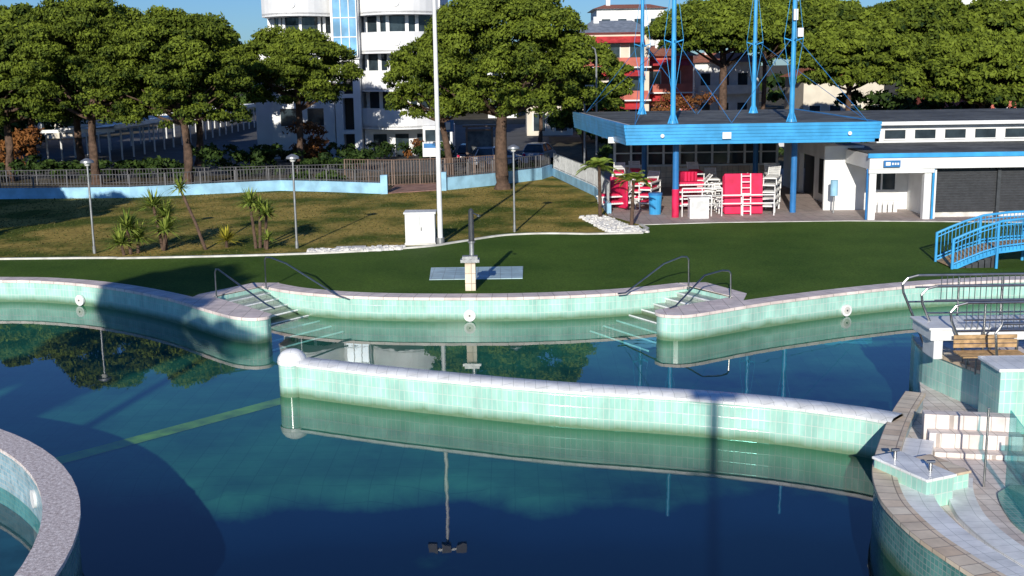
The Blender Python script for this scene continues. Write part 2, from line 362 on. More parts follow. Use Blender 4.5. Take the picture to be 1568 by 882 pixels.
prof=[(.36,.8),(.37,.86),(.34,.97),(.26,1.08),(.15,1.14),(.0,1.16)]
for (r0,z0),(r1,z1) in zip(prof[:-1],prof[1:]):
    for t in range(32):
        a0=t*math.pi/16;a1=(t+1)*math.pi/16
        b.face([(cx+r0*math.cos(a0),cy+r0*math.sin(a0),z0),(cx+r0*math.cos(a1),cy+r0*math.sin(a1),z0),(cx+r1*math.cos(a1),cy+r1*math.sin(a1),z1),(cx+r1*math.cos(a0),cy+r1*math.sin(a0),z1)],DIVTOP)
b.obj('end_pillar',de,smooth=True)

# spa tub lower left
se=empty('spa_tub'); b=MB(); cx,cy=-16.65,14.85
def cir(r,n=96): return [(cx+r*math.cos(2*math.pi*t/n),cy+r*math.sin(2*math.pi*t/n)) for t in range(n+1)]
b.band(cir(10.04)[::-1],cir(9.45)[::-1],.80,.87,GRANITE)
b.obj('rim',se)
SPAF=M('spa_floor_dark',(.05,.09,.13),.6,.4,1.5)
b=MB(); b.strip(cir(9.98),-1.6,.8,MOSAIC); b.strip(cir(9.5),-.6,.8,MOSB,True); b.obj('tub_wall',se)
b=MB(); b.prism(cir(9.5)[:-1],-1.5,-.35,SPAF); b.obj('tub_floor',se)
b=MB()
for an in (12,34):
    a=math.radians(an); p=Vector((cx+9.5*math.cos(a),cy+9.5*math.sin(a),.35)); n_=Vector((-math.cos(a),-math.sin(a),0)); b.cyl(p,p+n_*.05,.17,WHITEP,20)
b.obj('tub_light_fittings',se)

# ------------------------------------------------------------------ right foreground terrace
te=empty('poolside_terrace')
O_=smooth_line([(8.6,24.6),(7.77,23.0),(6.9,21.06),(6.34,19.64),(6.06,18.38),(6.03,17.5),(6.1,16.7),(6.25,16),(6.5,15.1),(7.0,13.9),(8,12.4)],5)
b=MB(); OI=offset(O_,.42)
b.band(O_,OI,.79,.86,CREAM); b.obj('rim',te)
b=MB(); b.strip(offset(O_,.04),-1.6,.79,MOSAIC); b.strip(offset(O_,.38),.3,.79,MOSB,True); b.obj('rim_wall',te)
b=MB(); inner=offset(O_,.38); b.prism(inner+[(34,12.4),(34,27.5),(9.9,27.5)],.2,.52,PLATT); b.obj('inner_floor',te)
b=MB(); s0=offset(O_,.42)[8:]; s1=offset(O_,.95)[8:]; b.band(s0,s1,.52,.78,DIVTOP); s2=offset(O_,1.25)[12:]; s3=offset(O_,1.7)[12:]; b.band(s2,s3,.52,.62,DIVTOP); b.obj('curved_bench',te)
b=MB(); b.prism(offset(O_,2.1)[14:]+[(13,12.4),(13,18.6),(9.8,19.4),(8.8,19.6)],.52,.56,MOSAIC); b.obj('mosaic_floor',te)
b=MB()
W=smooth_line([(9.75,27.4),(9.6,26.4),(9.85,25.2),(10.1,24.2),(10.4,23.2),(10.6,22.0),(11.0,20.8),(11.9,20.0),(13.3,19.4),(20,18)],5); W2=offset(W,.55)
b.band(W,W2,.0,1.32,TILE); b.obj('raised_wall',te)
b=MB(); b.band(offset(W,-.06),offset(W,.5),1.322,1.40,CREAM); b.obj('raised_coping',te)
b=MB(); b.prism(W2+[(34,18),(34,27.4)],.5,1.30,PLATT)
b.span(9.8,30,27.4,27.8,-1.6,1.38,TILE); b.obj('raised_floor',te)
b=MB()
T=Matrix.Translation((6.95,19.3,0))@Matrix.Rotation(.42,4,'Z')
b.box((0,0,.76),(.6,1.3,.5),TILE,M4=T); b.box((0,0,1.035),(.66,1.36,.05),DIVTOP,M4=T)
b.box((.62,.1,.7),(.62,.95,.36),TILE,M4=T); b.box((.62,.1,.905),(.68,1.0,.05),CREAM,M4=T)
b.box((10.75,22.75,1.25),(2.2,1.0,1.3),TILE); b.box((10.75,22.75,1.935),(2.3,1.1,.07),DIVTOP)
for i in range(3): b.box((8.9,21.2+.32*i,.57+.14*i),(1.7,.32,.10+.28*i),PLATT,rz=-.2)
for i in range(6): b.box((10.4+.12*i,18.9-.35*i,.65+.12*(5-i)),(1.6,.36,.25),MOSAIC,rz=-.25)
b.obj('seats',te,bevel=.015)
b=MB()
for p in ((-.05,.4),(.05,-.35)):
    q=T@Vector((p[0],p[1],1.06)); b.cyl(q,q+Vector((0,0,.14)),.03,CHROME); b.cyl(q+Vector((-.07,0,.16)),q+Vector((.07,0,.16)),.03,CHROME)
b.obj('chrome_valves',te)
gm,gn,gb=nt('acrylic_screen'); gn.nodes.remove(gb); o_=gn.nodes['Material Output']
t_=gn.nodes.new('ShaderNodeBsdfTransparent'); t_.inputs[0].default_value=(.50,.78,.80,1); g_=gn.nodes.new('ShaderNodeBsdfGlossy'); g_.inputs['Roughness'].default_value=.03
m_=gn.nodes.new('ShaderNodeMixShader'); m_.inputs[0].default_value=.15; lk(gn,t_.outputs[0],m_.inputs[1]); lk(gn,g_.outputs[0],m_.inputs[2]); lk(gn,m_.outputs[0],o_.inputs[0])
b=MB(); b.box((8.5,18.6,1.25),(.02,1.9,1.4),gm,rz=-.2); b.box((9.7,17.5,1.25),(2.0,.02,1.4),gm,rz=-.15)
for x,y in ((8.3,19.53),(8.7,17.66),(10.7,17.35)): b.cyl((x,y,.55),(x,y,2.0),.02,CHROME)
b.obj('acrylic_screen')
b=MB(); b.tube([(8.6,16.2,.5),(8.5,16.2,1.6),(8.6,16.2,1.85),(8.85,16.2,1.95),(9.6,16.3,1.95)],.035,CHROME); b.obj('grab_rail')

# railings, white platform and benches (upper right)
re_=empty('metal_railing')
b=MB()
for k,(yy,zz,xs) in enumerate(((26.3,3.12,9.0),(25.6,3.0,9.2),(24.75,2.78,9.55))):
    b.tube([(14,yy,zz),(xs+.35,yy,zz),(xs+.12,yy,zz-.06),(xs,yy,zz-.2),(xs+.03,yy,zz-.4),(xs+.3,yy,zz-1.0),(xs+.62,yy,zz-1.75)],.03,CHROME,8)
    b.tube([(14,yy,zz-.28-.05*k),(xs+.3,yy,zz-.28-.05*k)],.02,CHROME,6); b.tube([(14,yy,zz-.62),(xs+.15,yy,zz-.62)],.022,CHROME,6)
x=9.9
while x<13.5:
    b.cyl((x,24.75,2.75),(x,24.75,2.2),.01,CHROME,6); b.cyl((x,26.3,3.1),(x,26.3,2.5),.01,CHROME,6); x+=.13
for x in (10.3,11.3,12.5):
    for y in (24.75,26.3): b.cyl((x,y,1.35),(x,y,3.05 if y>26 else 2.75),.026,CHROME)
b.tube([(10.3,23.9,1.35),(10.2,23.9,2.3),(10.35,23.9,2.5),(12.5,23.9,2.5)],.03,CHROME,8)
b.obj('rails',re_)
b=MB()
b.span(9.2,14,24.9,26.1,1.90,2.14,WHITEP); b.span(9.15,14,24.86,26.14,2.142,2.20,WHITEP)
for i in range(7): b.cyl((9.95+.6*i,25.0,1.38),(9.95+.6*i,25.0,1.92),.035,CHROME)
b.box((9.4,25.3,1.72),(.2,.7,.5),WHITEP)
b.obj('white_water_bench',bevel=.03)
b=MB()
for i in range(5): b.span(9.6,11.0,24.05+.12*i,24.15+.12*i,1.72,1.75,WOOD)
for i in range(3): b.span(9.62,11.0,24.66,24.69,1.80+.1*i,1.88+.1*i,WOOD)
for i in range(4): b.span(11.15,12.6,24.05+.12*i,24.15+.12*i,1.72,1.75,WOOD)
for x in (9.9,10.8,11.3,12.4):
    for y in (24.1,24.6): b.cyl((x,y,1.35),(x,y,1.72),.02,CHROME)
b.obj('wooden_bench')

# handrails
for pts in ([(-9.55,36.85,D),(-9.55,36.85,1.6),(-9.5,36.8,1.7),(-9.4,36.68,1.72),(-7.5,34.75,.95),(-7.2,34.5,.86)],
            [(-8.25,38.35,D),(-8.25,38.35,1.72),(-8.2,38.32,1.82),(-8.05,38.22,1.84),(-7.4,37.65,1.72),(-5.6,36.5,.85),(-5.3,36.4,.78)],
            [(5.75,37.2,D),(5.75,37.2,1.72),(5.68,37.18,1.82),(5.5,37.1,1.84),(4.9,36.9,1.65),(3.6,36.2,.85),(3.35,36.1,.85)],
            [(6.8,35.5,D),(6.8,35.5,1.55),(6.72,35.45,1.65),(6.5,35.35,1.68),(5.9,35.0,1.6),(4.9,34.1,.85),(4.7,34.0,.8)]):
    b=MB(); b.tube(pts,.027,CHROME,8); b.cyl((pts[0][0],pts[0][1],D+.03),(pts[0][0],pts[0][1],D+.06),.06,CHROME)
    b.obj('pool_handrail',smooth=True)

# shower column + slab
b=MB(); x,y=-1.36,37.6
b.box((x,y,1.22),(.34,.3,.94),CREAM); b.box((x,y,1.74),(.62,.42,.1),STEEL); b.box((x,y,1.84),(.5,.34,.1),STEEL)
b.cyl((x+.05,y+.25,D),(x+.05,y+.25,2.3),.08,STEEL,14); b.cyl((x+.05,y+.25,2.3),(x+.05,y+.25,3.35),.1,DSTEEL,14,.085); b.cyl((x+.05,y+.25,3.35),(x+.05,y+.25,3.42),.085,DSTEEL,14,.03)
b.cyl((x+.05,y+.25,2.28),(x+.05,y+.25,2.34),.12,STEEL,14)
b.cyl((x+.05,y+.25,3.3),(x+.3,y+.1,3.2),.018,CHROME); b.cyl((x+.3,y+.1,3.22),(x+.3,y+.1,3.16),.06,CHROME)
b.obj('shower_column',bevel=.012)
b=MB(); b.prism([(-2.85,39.5),(.37,39.5),(.42,41.9),(-2.95,41.9)],D,D+.03,SLAB); b.obj('shower_floor_slab')

# floodlight pole
b=MB(); b.cyl((-2.95,47.9,D),(-2.95,47.9,12.8),.11,WHITEP,14,.07); b.cyl((-2.95,47.9,D),(-2.95,47.9,D+.25),.17,STEEL,14)
b.span(-3.7,-2.2,47.85,47.95,12.7,12.8,STEEL)
for xx in(-3.6,-3.0,-2.35): b.box((xx,47.7,12.6),(.4,.3,.35),DSTEEL)
b.obj('floodlight_pole')
# cabinet
b=MB(); b.span(-4.4,-3.12,47.5,48.4,D,D+.1,CONC); b.span(-4.37,-3.15,47.53,48.37,D+.1,2.05,WHITEP); b.span(-4.42,-3.1,47.48,48.42,2.05,2.12,WHITEP)
b.span(-3.77,-3.755,47.522,47.53,D+.15,2.0,STEEL); b.span(-3.72,-3.69,47.5,47.53,1.35,1.5,DSTEEL)
b.obj('utility_cabinet',bevel=.02)
# lamps
def lamp(x,y):
    b=MB(); b.cyl((x,y,D),(x,y,4.35),.05,STEEL,10,.04); b.cyl((x,y,D),(x,y,D+.3),.07,STEEL,10)
    b.cyl((x,y,4.3),(x,y,4.42),.09,WHITEP,14,.16); b.cyl((x,y,4.42),(x,y,4.5),.27,STEEL,20,.25); b.cyl((x,y,4.5),(x,y,4.6),.25,STEEL,20,.06)
    b.obj('lamp_post',smooth=True)
lamp(-16.9,46.6); lamp(-8.8,47.2); lamp(.15,51.0)
def street_lamp(x,y,h,arm):
    b=MB(); b.tube([(x,y,D),(x,y,h-.8),(x+arm*.1,y,h-.3),(x+arm*.5,y,h),(x+arm,y,h+.05)],.07,STEEL,8,.04); b.box((x+arm*1.2,y,h+.03),(.6,.25,.12),STEEL); b.obj('street_lamp')
street_lamp(6.0,81,9.3,-1.0); street_lamp(5.2,81.5,6.5,.3)
# stones
def rocks(n,fn,s0,s1,name):
    b=MB()
    for i in range(n):
        x,y=fn(); s=random.uniform(s0,s1); ph=[random.uniform(.7,1.2) for _ in range(12)]
        base=[];mid=[];k=6; a0=random.random()*6
        for t in range(k):
            a=a0+t*2*math.pi/k; base.append((x+s*ph[t]*math.cos(a),y+s*ph[t]*math.sin(a),D)); mid.append((x+s*.75*ph[(t+3)%12]*math.cos(a+.2),y+s*.75*ph[(t+3)%12]*math.sin(a+.2),D+s*random.uniform(.5,.9)))
        for t in range(k): b.face([base[t],base[(t+1)%k],mid[(t+1)%k],mid[t]],ROCKM)
        b.face(mid,ROCKM)
    return b.obj(name)
def r1():
    t=random.random()
    return -8.1+3.7*t,45.95+.65*t*t+random.uniform(-.15,.55)
rocks(330,r1,.05,.17,'stone_border')
def r2():
    while True:
        x=random.uniform(3.3,6.1); y=random.uniform(50.2,55.6); tt=(y-50.2)/5.4
        if 4.3-1.0*tt<x<6.0-1.5*tt: return x,y
rocks(420,r2,.06,.17,'stone_bed')
b=MB(); b.prism([(-7.1,46.1),(-5.9,46.2),(-6.0,47.5),(-7.2,47.4)],D,D+.03,CONC); b.obj('paving_patch')

# ------------------------------------------------------------------ blue footbridge
be=empty('footbridge'); b=MB(); b2=MB()
pr=[(15.45,.8),(15.9,1.0),(16.45,1.22),(17.1,1.42),(18.0,1.52),(19.2,1.56),(20.5,1.56),(22,1.45),(23.5,1.15),(24.4,.8)]
for (xa,za),(xb,zb) in zip(pr[:-1],pr[1:]):
    b.face([(xa,40.2,za),(xb,40.2,zb),(xb,41.7,zb),(xa,41.7,za)],WOOD)
    b.face([(xa,40.2,za-.08),(xa,41.7,za-.08),(xb,41.7,zb-.08),(xb,40.2,zb-.08)],DARK)
    for y in(40.2,41.7): b.face([(xa,y-.01,za-.14),(xb,y-.01,zb-.14),(xb,y-.01,zb+.05),(xa,y-.01,za+.05)],BLUE); b.face([(xa,y+.01,za+.05),(xb,y+.01,zb+.05),(xb,y+.01,zb-.14),(xa,y+.01,za-.14)],BLUE)
b.obj('deck',be)
def ztop(x):
    for (xa,za),(xb,zb) in zip(pr[:-1],pr[1:]):
        if xa<=x<=xb: return za+(zb-za)*(x-xa)/(xb-xa)
    return .8
for y in (40.15,41.75):
    for h,r in((1.0,.045),(.12,.03),(.85,.02)): b2.tube([(px,y,pz+h) for px,pz in pr],r,BLUE,8)
    x=15.48
    while x<24.4: b2.cyl((x,y,ztop(x)-.05),(x,y,ztop(x)+1.0),.014,BLUE,6); x+=.13
    for x in (15.45,17.0,18.6,20.5,22.3,24.4): b2.cyl((x,y,D),(x,y,ztop(x)+1.03),.05,BLUE,8)
b2.obj('railing',be)
b=MB()
for i in range(6): b.span(15.75+.22*i,16.0+.22*i,40.3,41.6,D,.8+.08*i,DSTEEL)
b.obj('steps',be)

# ------------------------------------------------------------------ pavilion
pv=empty('pavilion')
rp=[(5.35,53.8),(17.0,53.8),(17.0,70),(3.85,70)]
b=MB()
rin=[(5.6,54.05),(16.8,54.05),(16.8,69.8),(4.15,69.8)]
b.prism(rin,4.6,5.21,FELT,WHITE)
b.obj('roof_deck',pv)
b=MB()
for i in range(6):
    z0=4.3+i*.155
    for a,c in((0,1),(3,0),(1,2)):
        A=Vector(rp[a]);C=Vector(rp[c]); t=(C-A).normalized(); nr=Vector((t.y,-t.x))
        o0=nr*(.02*i)
        b.prism([A+o0,C+o0,C+o0-nr*.1,A+o0-nr*.1],z0+.008,z0+.15,BLUE)
for a,c in((0,1),(3,0),(1,2)):
    A=Vector(rp[a]);C=Vector(rp[c]); t=(C-A).normalized(); nr=Vector((t.y,-t.x))
    b.prism([A-nr*.02,C-nr*.02,C-nr*.2,A-nr*.2],4.31,5.2,BLUED)
b.prism([(3.9,69.85),(17,69.85),(17,70.05),(3.9,70.05)],4.3,5.15,BLUED)
b.obj('fascia',pv)
b=MB(); b.prism(rin,4.5,4.59,WHITE)
for yy in (57,61,65): b.span(4.8,16.8,yy,yy+.2,4.2,4.49,WHITEP)
b.obj('ceiling',pv)
b=MB()
for x,y in ((7.85,55.2),(13.75,56.4),(7.6,66),(13.9,66)):
    b.cyl((x,y,D),(x,y,4.4),.15,BLUED,16)
b.cyl((7.85,55.2,D),(7.85,55.2,2.1),.17,RED,16); b.obj('columns',pv,smooth=True)
b=MB()
for x in (7.0,15.6): b.cyl((x,53.68,4.72),(x,53.62,4.72),.09,WHITEP)
b.span(9.75,10.15,53.60,53.65,4.55,4.85,WHITEP); b.obj('fascia_lights',pv)
b=MB()
MA=((7.65,54.9),(13.2,54.9),(7.4,65.6),(13.5,65.0))
for (x,y) in MA:
    b.cyl((x,y,5.0),(x,y,14.2),.125,BLUE,14,.09); b.cyl((x,y,5.0),(x,y,5.35),.24,BLUE,14,.16)
    for dx,dy in((1,0),(-1,0),(0,1),(0,-1)):
        b.cyl((x+dx*.28,y+dy*.28,5.05),(x,y,5.9),.035,BLUE,6)
        b.cyl((x,y,8.9),(x+dx*.45,y+dy*.45,9.05),.03,BLUE,6)
        b.cyl((x+dx*.45,y+dy*.45,9.05),(x,y,12.5),.012,BLUE,5); b.cyl((x+dx*.45,y+dy*.45,9.05),(x,y,6.2),.012,BLUE,5)
b.obj('masts',pv,smooth=True)
b=MB()
def cable(a,c): b.cyl(a,c,.014,BLUED,5)
for (x,y) in MA:
    for tx,ty in ((5.8 if x<10 else 16.6,54.3),(4.5 if x<10 else 16.6,69),(10.4,y)):
        cable((x,y,9.2),(tx,ty,5.2))
b.obj('stay_cables',pv)
b=MB(); b.box((13.45,54.75,9.3),(.25,.2,.4),WHITEP); b.box((13.2,54.7,10.1),(.2,.15,.5),WHITEP); b.obj('mast_antenna',pv)
b=MB()
b.span(6.2,15.8,69,69.25,D,2.1,CREAM); b.span(6.2,15.8,68.97,69.28,3.5,4.3,WHITE)
x=6.2
while x<15.9: b.span(x-.06,x+.06,68.95,69.3,2.1,3.5,WHITEP); x+=.96
b.span(6.2,15.8,68.94,69.31,2.75,2.82,WHITEP); b.span(6.26,15.74,69.08,69.12,2.1,3.5,GLASS)
b.span(6.1,15.9,68.7,69.0,2.0,2.1,WHITEP)
b.obj('bar_wall',pv)

# sunbeds
SL=M('sunbed_slat',(.62,.62,.60),.5,.1,5)
def sunbed(b,x,y,z,rz,back=0,cush=False,L=1.9,Wd=.62):
    T=Matrix.Translation((x,y,z))@Matrix.Rotation(rz,4,'Z')
    for s in(-1,1): b.box((0,s*Wd/2,.3),(L,.05,.06),WHITEP,M4=T)
    for xx in(-L/2+.1,L/2-.1):
        for s in(-1,1): b.box((xx,s*Wd/2,.14),(.05,.05,.28),WHITEP,M4=T)
        b.box((xx,0,.3),(.05,Wd,.05),WHITEP,M4=T)
    for i in range(10): b.box((-L/2+.15+i*.13,0,.335),(.09,Wd-.06,.02),SL,M4=T)
    T2=T@Matrix.Translation((.45,0,.34))@Matrix.Rotation(-back,4,'Y')
    for i in range(5): b.box((.08+i*.12,0,.0),(.09,Wd-.06,.02),SL,M4=T2)
    for s in(-1,1): b.box((.3,s*(Wd/2-.03),0),(.62,.04,.04),WHITEP,M4=T2)
    if cush: b.box((-.2,0,.39),(1.3,Wd-.1,.09),RED,M4=T)
def stack(x,y,rz,n,cush):
    b=MB()
    for i in range(n): sunbed(b,x+random.uniform(-.05,.05),y+random.uniform(-.05,.05),D+i*.34,rz+random.uniform(-.04,.04),.1 if i<n-1 else .8,cush)
    b.obj('sunbed_stack')
stack(5.7,60.5,1.45,5,True); stack(6.6,61.3,1.5,5,True); stack(7.1,59.2,1.2,4,True); stack(5.4,58.9,.3,2,True)
stack(8.9,60.4,1.5,4,True); stack(9.6,60.2,1.6,5,True); stack(10.5,60.5,1.5,4,False); stack(12.9,57.3,1.2,5,False); stack(13.2,58.8,1.4,5,False)
stack(9.1,57.6,.05,4,True); stack(11.0,57.9,-.03,4,False); stack(11.0,56.6,0,2,False)
b=MB()
for i in range(4): b.box((5.35+i*.12,59.6-.3*i,1.55),(.12,.7,1.5),RED,rz=.5); b.box((8.75+.17*i,58.9,1.7),(.13,.7,1.8),RED,rz=.3)
b.obj('stacked_red_mattresses',bevel=.03)
b=MB(); T=Matrix.Translation((11.25,55.9,D))@Matrix.Rotation(-.12,4,'X')
b.box((0,0,1.0),(1.85,.14,1.95),RED,M4=T)
for i in range(3): b.box((0,.16+.14*i,1.0),(1.85,.1,1.85-.05*i),RED,M4=T)
b.obj('red_crash_mats',bevel=.04)
b=MB(); T=Matrix.Translation((11.3,55.55,D))@Matrix.Rotation(-.1,4,'X')
for s in(-.22,.22): b.box((s,0,1.0),(.05,.06,2.0),WHITEP,M4=T)
for i in range(7): b.box((0,0,.2+.28*i),(.44,.04,.04),WHITEP,M4=T)
b.obj('white_ladder')
b=MB(); b.span(8.45,9.35,54.55,55.2,D,1.7,WHITEP); b.span(8.4,9.4,54.5,55.25,1.7,1.76,WHITEP); b.span(8.5,9.3,54.53,54.55,.9,1.6,SL); b.obj('chest_freezer',bevel=.03)
b=MB()
for x0,x1 in((8.2,10.1),(9.6,12.6)):
    for z in (1.35,1.75,2.1)[:2 if x0>9 else 3]: b.cyl((x0,55.35,z),(x1,55.35,z),.035,WHITEP)
    for x in (x0,(x0+x1)/2,x1): b.cyl((x,55.35,D),(x,55.35,2.1 if x0<9 else 1.75),.03,WHITEP)
b.obj('white_frame_rack')
b=MB(); b.cyl((7.05,56.5,D),(7.05,56.5,1.7),.28,BLUE,18,.33); b.cyl((7.05,56.5,1.7),(7.05,56.5,1.8),.35,BLUED,18); b.obj('blue_bin')

# ------------------------------------------------------------------ service building (right)
sb=empty('changing_room_building')
b=MB()
b.span(16.4,45,53.1,60.5,3.1,3.74,WHITE); b.obj('lower_roof_slab',sb)
b=MB(); b.span(16.5,45,53.2,60.5,3.745,3.80,FELT); b.span(16.3,45,53.0,53.1,3.62,3.82,BLUE); b.obj('roof_covering',sb)
b=MB(); b.span(18.9,45,60.2,74,3.75,4.75,WHITE); b.span(18.5,45,59.7,74.5,4.76,4.86,FELT); b.span(18.4,45,59.6,59.72,4.72,4.9,WHITEP)
b.span(15.5,18.4,66,76,3.5,4.4,WHITE); b.obj('upper_storey',sb)
b=MB(); x=19.3
while x<44:
    b.span(x,x+1.05,60.15,60.19,4.0,4.45,GLASS); b.span(x-.06,x+1.11,60.12,60.15,3.94,4.0,WHITEP); x+=1.55
b.obj('clerestory_windows',sb)
b=MB(); b.span(17.3,19.5,57.0,57.3,D,3.1,WHITE); b.span(17.55,18.9,56.94,56.99,1.75,2.65,GLASS)
for x in (17.5,18.2,18.9): b.span(x-.04,x+.04,56.9,56.95,1.7,2.7,WHITEP)
b.span(17.46,18.94,56.9,56.95,2.66,2.72,WHITEP); b.span(17.46,18.94,56.9,56.95,1.66,1.72,WHITEP)
b.span(19.6,45,53.9,54.1,D,1.0,CONC); b.span(19.5,45,57,57.3,1,3.1,DARK)
b.span(19.5,19.6,53.4,57.3,D,3.1,WHITE)
b.obj('front_wall',sb)
SHUT=M('roller_grille',(.035,.036,.04),.5,.2,6)
b=MB(); x=19.7
while x<40:
    b.span(x,x+2.8,53.75,53.78,1.02,3.08,SHUT)
    for i in range(17): b.span(x,x+2.8,53.72,53.749,1.04+.12*i,1.07+.12*i,DSTEEL)
    b.span(x+2.8,x+2.95,53.6,53.9,D,3.1,DSTEEL); x+=2.95
b.obj('grille_panels',sb)
b=MB()
for x in(16.62,19.15): b.span(x-.16,x+.16,53.25,53.57,D,3.1,WHITE)
b.span(16.4,19.4,53.15,53.6,2.9,3.1,WHITE); b.obj('porch_columns',sb)
b=MB(); b.cyl((19.42,53.3,D),(19.42,53.3,3.6),.06,BLUE,10); b.cyl((16.4,53.35,D),(16.4,53.35,3.1),.05,BLUED,10); b.obj('blue_downpipe',sb)
b=MB(); b.span(16.2,16.45,57.2,62,D,3.9,WHITE); b.span(16.2,16.45,65.2,69,D,3.9,WHITE); b.span(16.2,16.45,62,65.2,3.0,3.9,WHITE); b.span(16.5,16.6,62,65.2,D,3.0,DARK)
b.span(16.14,16.19,58.2,60.8,1.2,3.0,DARK); b.span(15.4,17.3,57.0,57.2,D,3.9,WHITE) ; b.obj('side_wall',sb)
b=MB(); b.span(17.0,17.75,52.93,53.0,3.2,3.5,BLUED); b.span(17.08,17.3,52.915,52.93,3.27,3.43,WHITEP)
for i in range(3): b.span(17.36+.12*i,17.44+.12*i,52.915,52.93,3.3,3.4,WHITEP)
b.obj('wall_sign')
b=MB()
for i in range(5): b.span(17.5+.25*i,17.68+.25*i,55.9,56.0,D,1.25,WHITEP)
b.span(17.4,18.8,55.88,56.02,1.25,1.32,WHITEP); b.obj('white_bench')
b=MB(); b.cyl((15.6,55.9,1.6),(15.6,55.9,2.35),.18,PALEB,14); b.cyl((15.6,55.9,D),(15.6,55.9,1.6),.04,STEEL); b.obj('outdoor_shower')

# ------------------------------------------------------------------ boundary walls and fences
wl=[(-60,68.0),(-29.8,67.75),(-22.1,67.4),(-13.9,70.2),(-11,69.2),(-7.4,67.5)]
wr=[(-4.0,68.9),(-1,71.5),(2.04,74.8),(2.8,77.2),(4.68,64.9),(4.75,57.0)]
b=MB(); b.band(wl,offset(wl,.25),D,1.38,PALEB); b.band(wr[:4],offset(wr[:4],.25),D,1.5,PALEB); b.band(wr[3:],offset(wr[3:],.2),D,1.25,PALEB)
b.box((-7.35,67.6,1.3),(.4,.4,1.1),PALEB); b.box((-4.0,69.0,1.3),(.4,.4,1.1),PALEB); b.obj('boundary_wall')
def fence(line,z0,h,mat,name,sp=.14,r=.012,post=2.0):
    b=MB()
    for a,c in zip(line[:-1],line[1:]):
        A=Vector((a[0],a[1],0));C=Vector((c[0],c[1],0)); L=(C-A).length; n=max(1,int(L/sp))
        for zz in(z0+.08,z0+h): b.cyl((a[0],a[1],zz),(c[0],c[1],zz),.025,mat,5)
        for i in range(n):
            p=A+(C-A)*i/n; s=r
            b.box((p.x,p.y,z0+h/2),(2*s,2*s,h),mat)
        for i in range(int(L/post)+1):
            p=A+(C-A)*min(1,i*post/L); b.box((p.x,p.y,z0+h/2-.02),(.07,.07,h+.06),mat)
    return b.obj(name)
fence(offset(wl,.12)[1:],1.38,.72,RAILW,'boundary_fence',.19,.010)
fence(offset(wr[:4],.12),1.5,.8,RAILW,'boundary_fence',.17,.010)
fence(offset(wr[3:],.1),1.25,1.0,STEEL,'boundary_fence')
fence([(-45,76.5),(-22,76),(-10.5,77.5),(2,81.5)],D,.95,RAILW,'street_fence',.2,.010)
GATE=M('brown_gate_paint',(.17,.11,.08),.5,.2,4)
fence([(-10.4,73.2),(-7.2,72.2),(-3.6,73.0),(-.8,75.0)],D,1.6,GATE,'entrance_gate',.17,.014,1.6)
b=MB(); b.prism([(-7.2,67.5),(-4.2,68.9),(-3.7,73),(-7.2,72.3)],D+.012,D+.05,M('entrance_paving',(.32,.18,.14),.8,.25,2)); b.obj('entrance_path')

# ------------------------------------------------------------------ foliage
def leaf_object(name,lobes,dens,size,mat,parent=None,aspect=.5,seed=0):
    rng=np.random.default_rng(seed); P=[];N=[];T=[]
    for c,r,t in lobes:
        r=np.array(r); n=max(6,int(dens*(r[0]*r[1]+r[0]*r[2]+r[1]*r[2])/3))
        d=rng.normal(size=(n,3)); d/=np.linalg.norm(d,axis=1)[:,None]
        d[:,2]=np.where(d[:,2]<-.35,-d[:,2]*.8,d[:,2])
        k=np.where(rng.random(n)<.82,rng.uniform(.82,1.22,n),rng.uniform(.45,.82,n))
        k*=1+.12*np.sin(d[:,0]*7+c[0]*3)*np.cos(d[:,1]*7+c[1]*5)+.08*np.sin(d[:,2]*11+c[2])
        P.append(np.array(c)+d*r*k[:,None]); N.append(d)
        tt=t+rng.normal(size=n)*.15+(k-1.0)*.8+d[:,2]*.24; T.append(tt)  # shade painted into the tint: darker inside and below, lighter on top
    P=np.concatenate(P);N=np.concatenate(N);T=np.clip(np.concatenate(T),0,1); n=len(P)
    nn=N+rng.normal(size=(n,3))*.5; nn/=np.linalg.norm(nn,axis=1)[:,None]
    a=np.cross(nn,rng.normal(size=(n,3))); a/=np.linalg.norm(a,axis=1)[:,None]; b_=np.cross(nn,a)
    s=size*rng.uniform(.6,1.35,n)[:,None]
    V=np.stack([P-a*s,P-b_*s*aspect+nn*s*.12,P+a*s,P+b_*s*aspect-nn*s*.12],axis=1).reshape(-1,3)
    me=bpy.data.meshes.new(name); me.vertices.add(4*n); me.vertices.foreach_set('co',V.ravel().astype(np.float32))
    me.loops.add(4*n); me.loops.foreach_set('vertex_index',np.arange(4*n,dtype=np.int32))
    me.polygons.add(n); me.polygons.foreach_set('loop_start',np.arange(0,4*n,4,dtype=np.int32)); me.polygons.foreach_set('loop_total',np.full(n,4,dtype=np.int32))
    at=me.attributes.new('tint','FLOAT','POINT'); at.data.foreach_set('value',np.repeat(T,4).astype(np.float32))
    me.update(); me.validate(); me.materials.append(mat)
    o=bpy.data.objects.new(name,me); sc.collection.objects.link(o)
    if parent: o.parent=parent
    return o
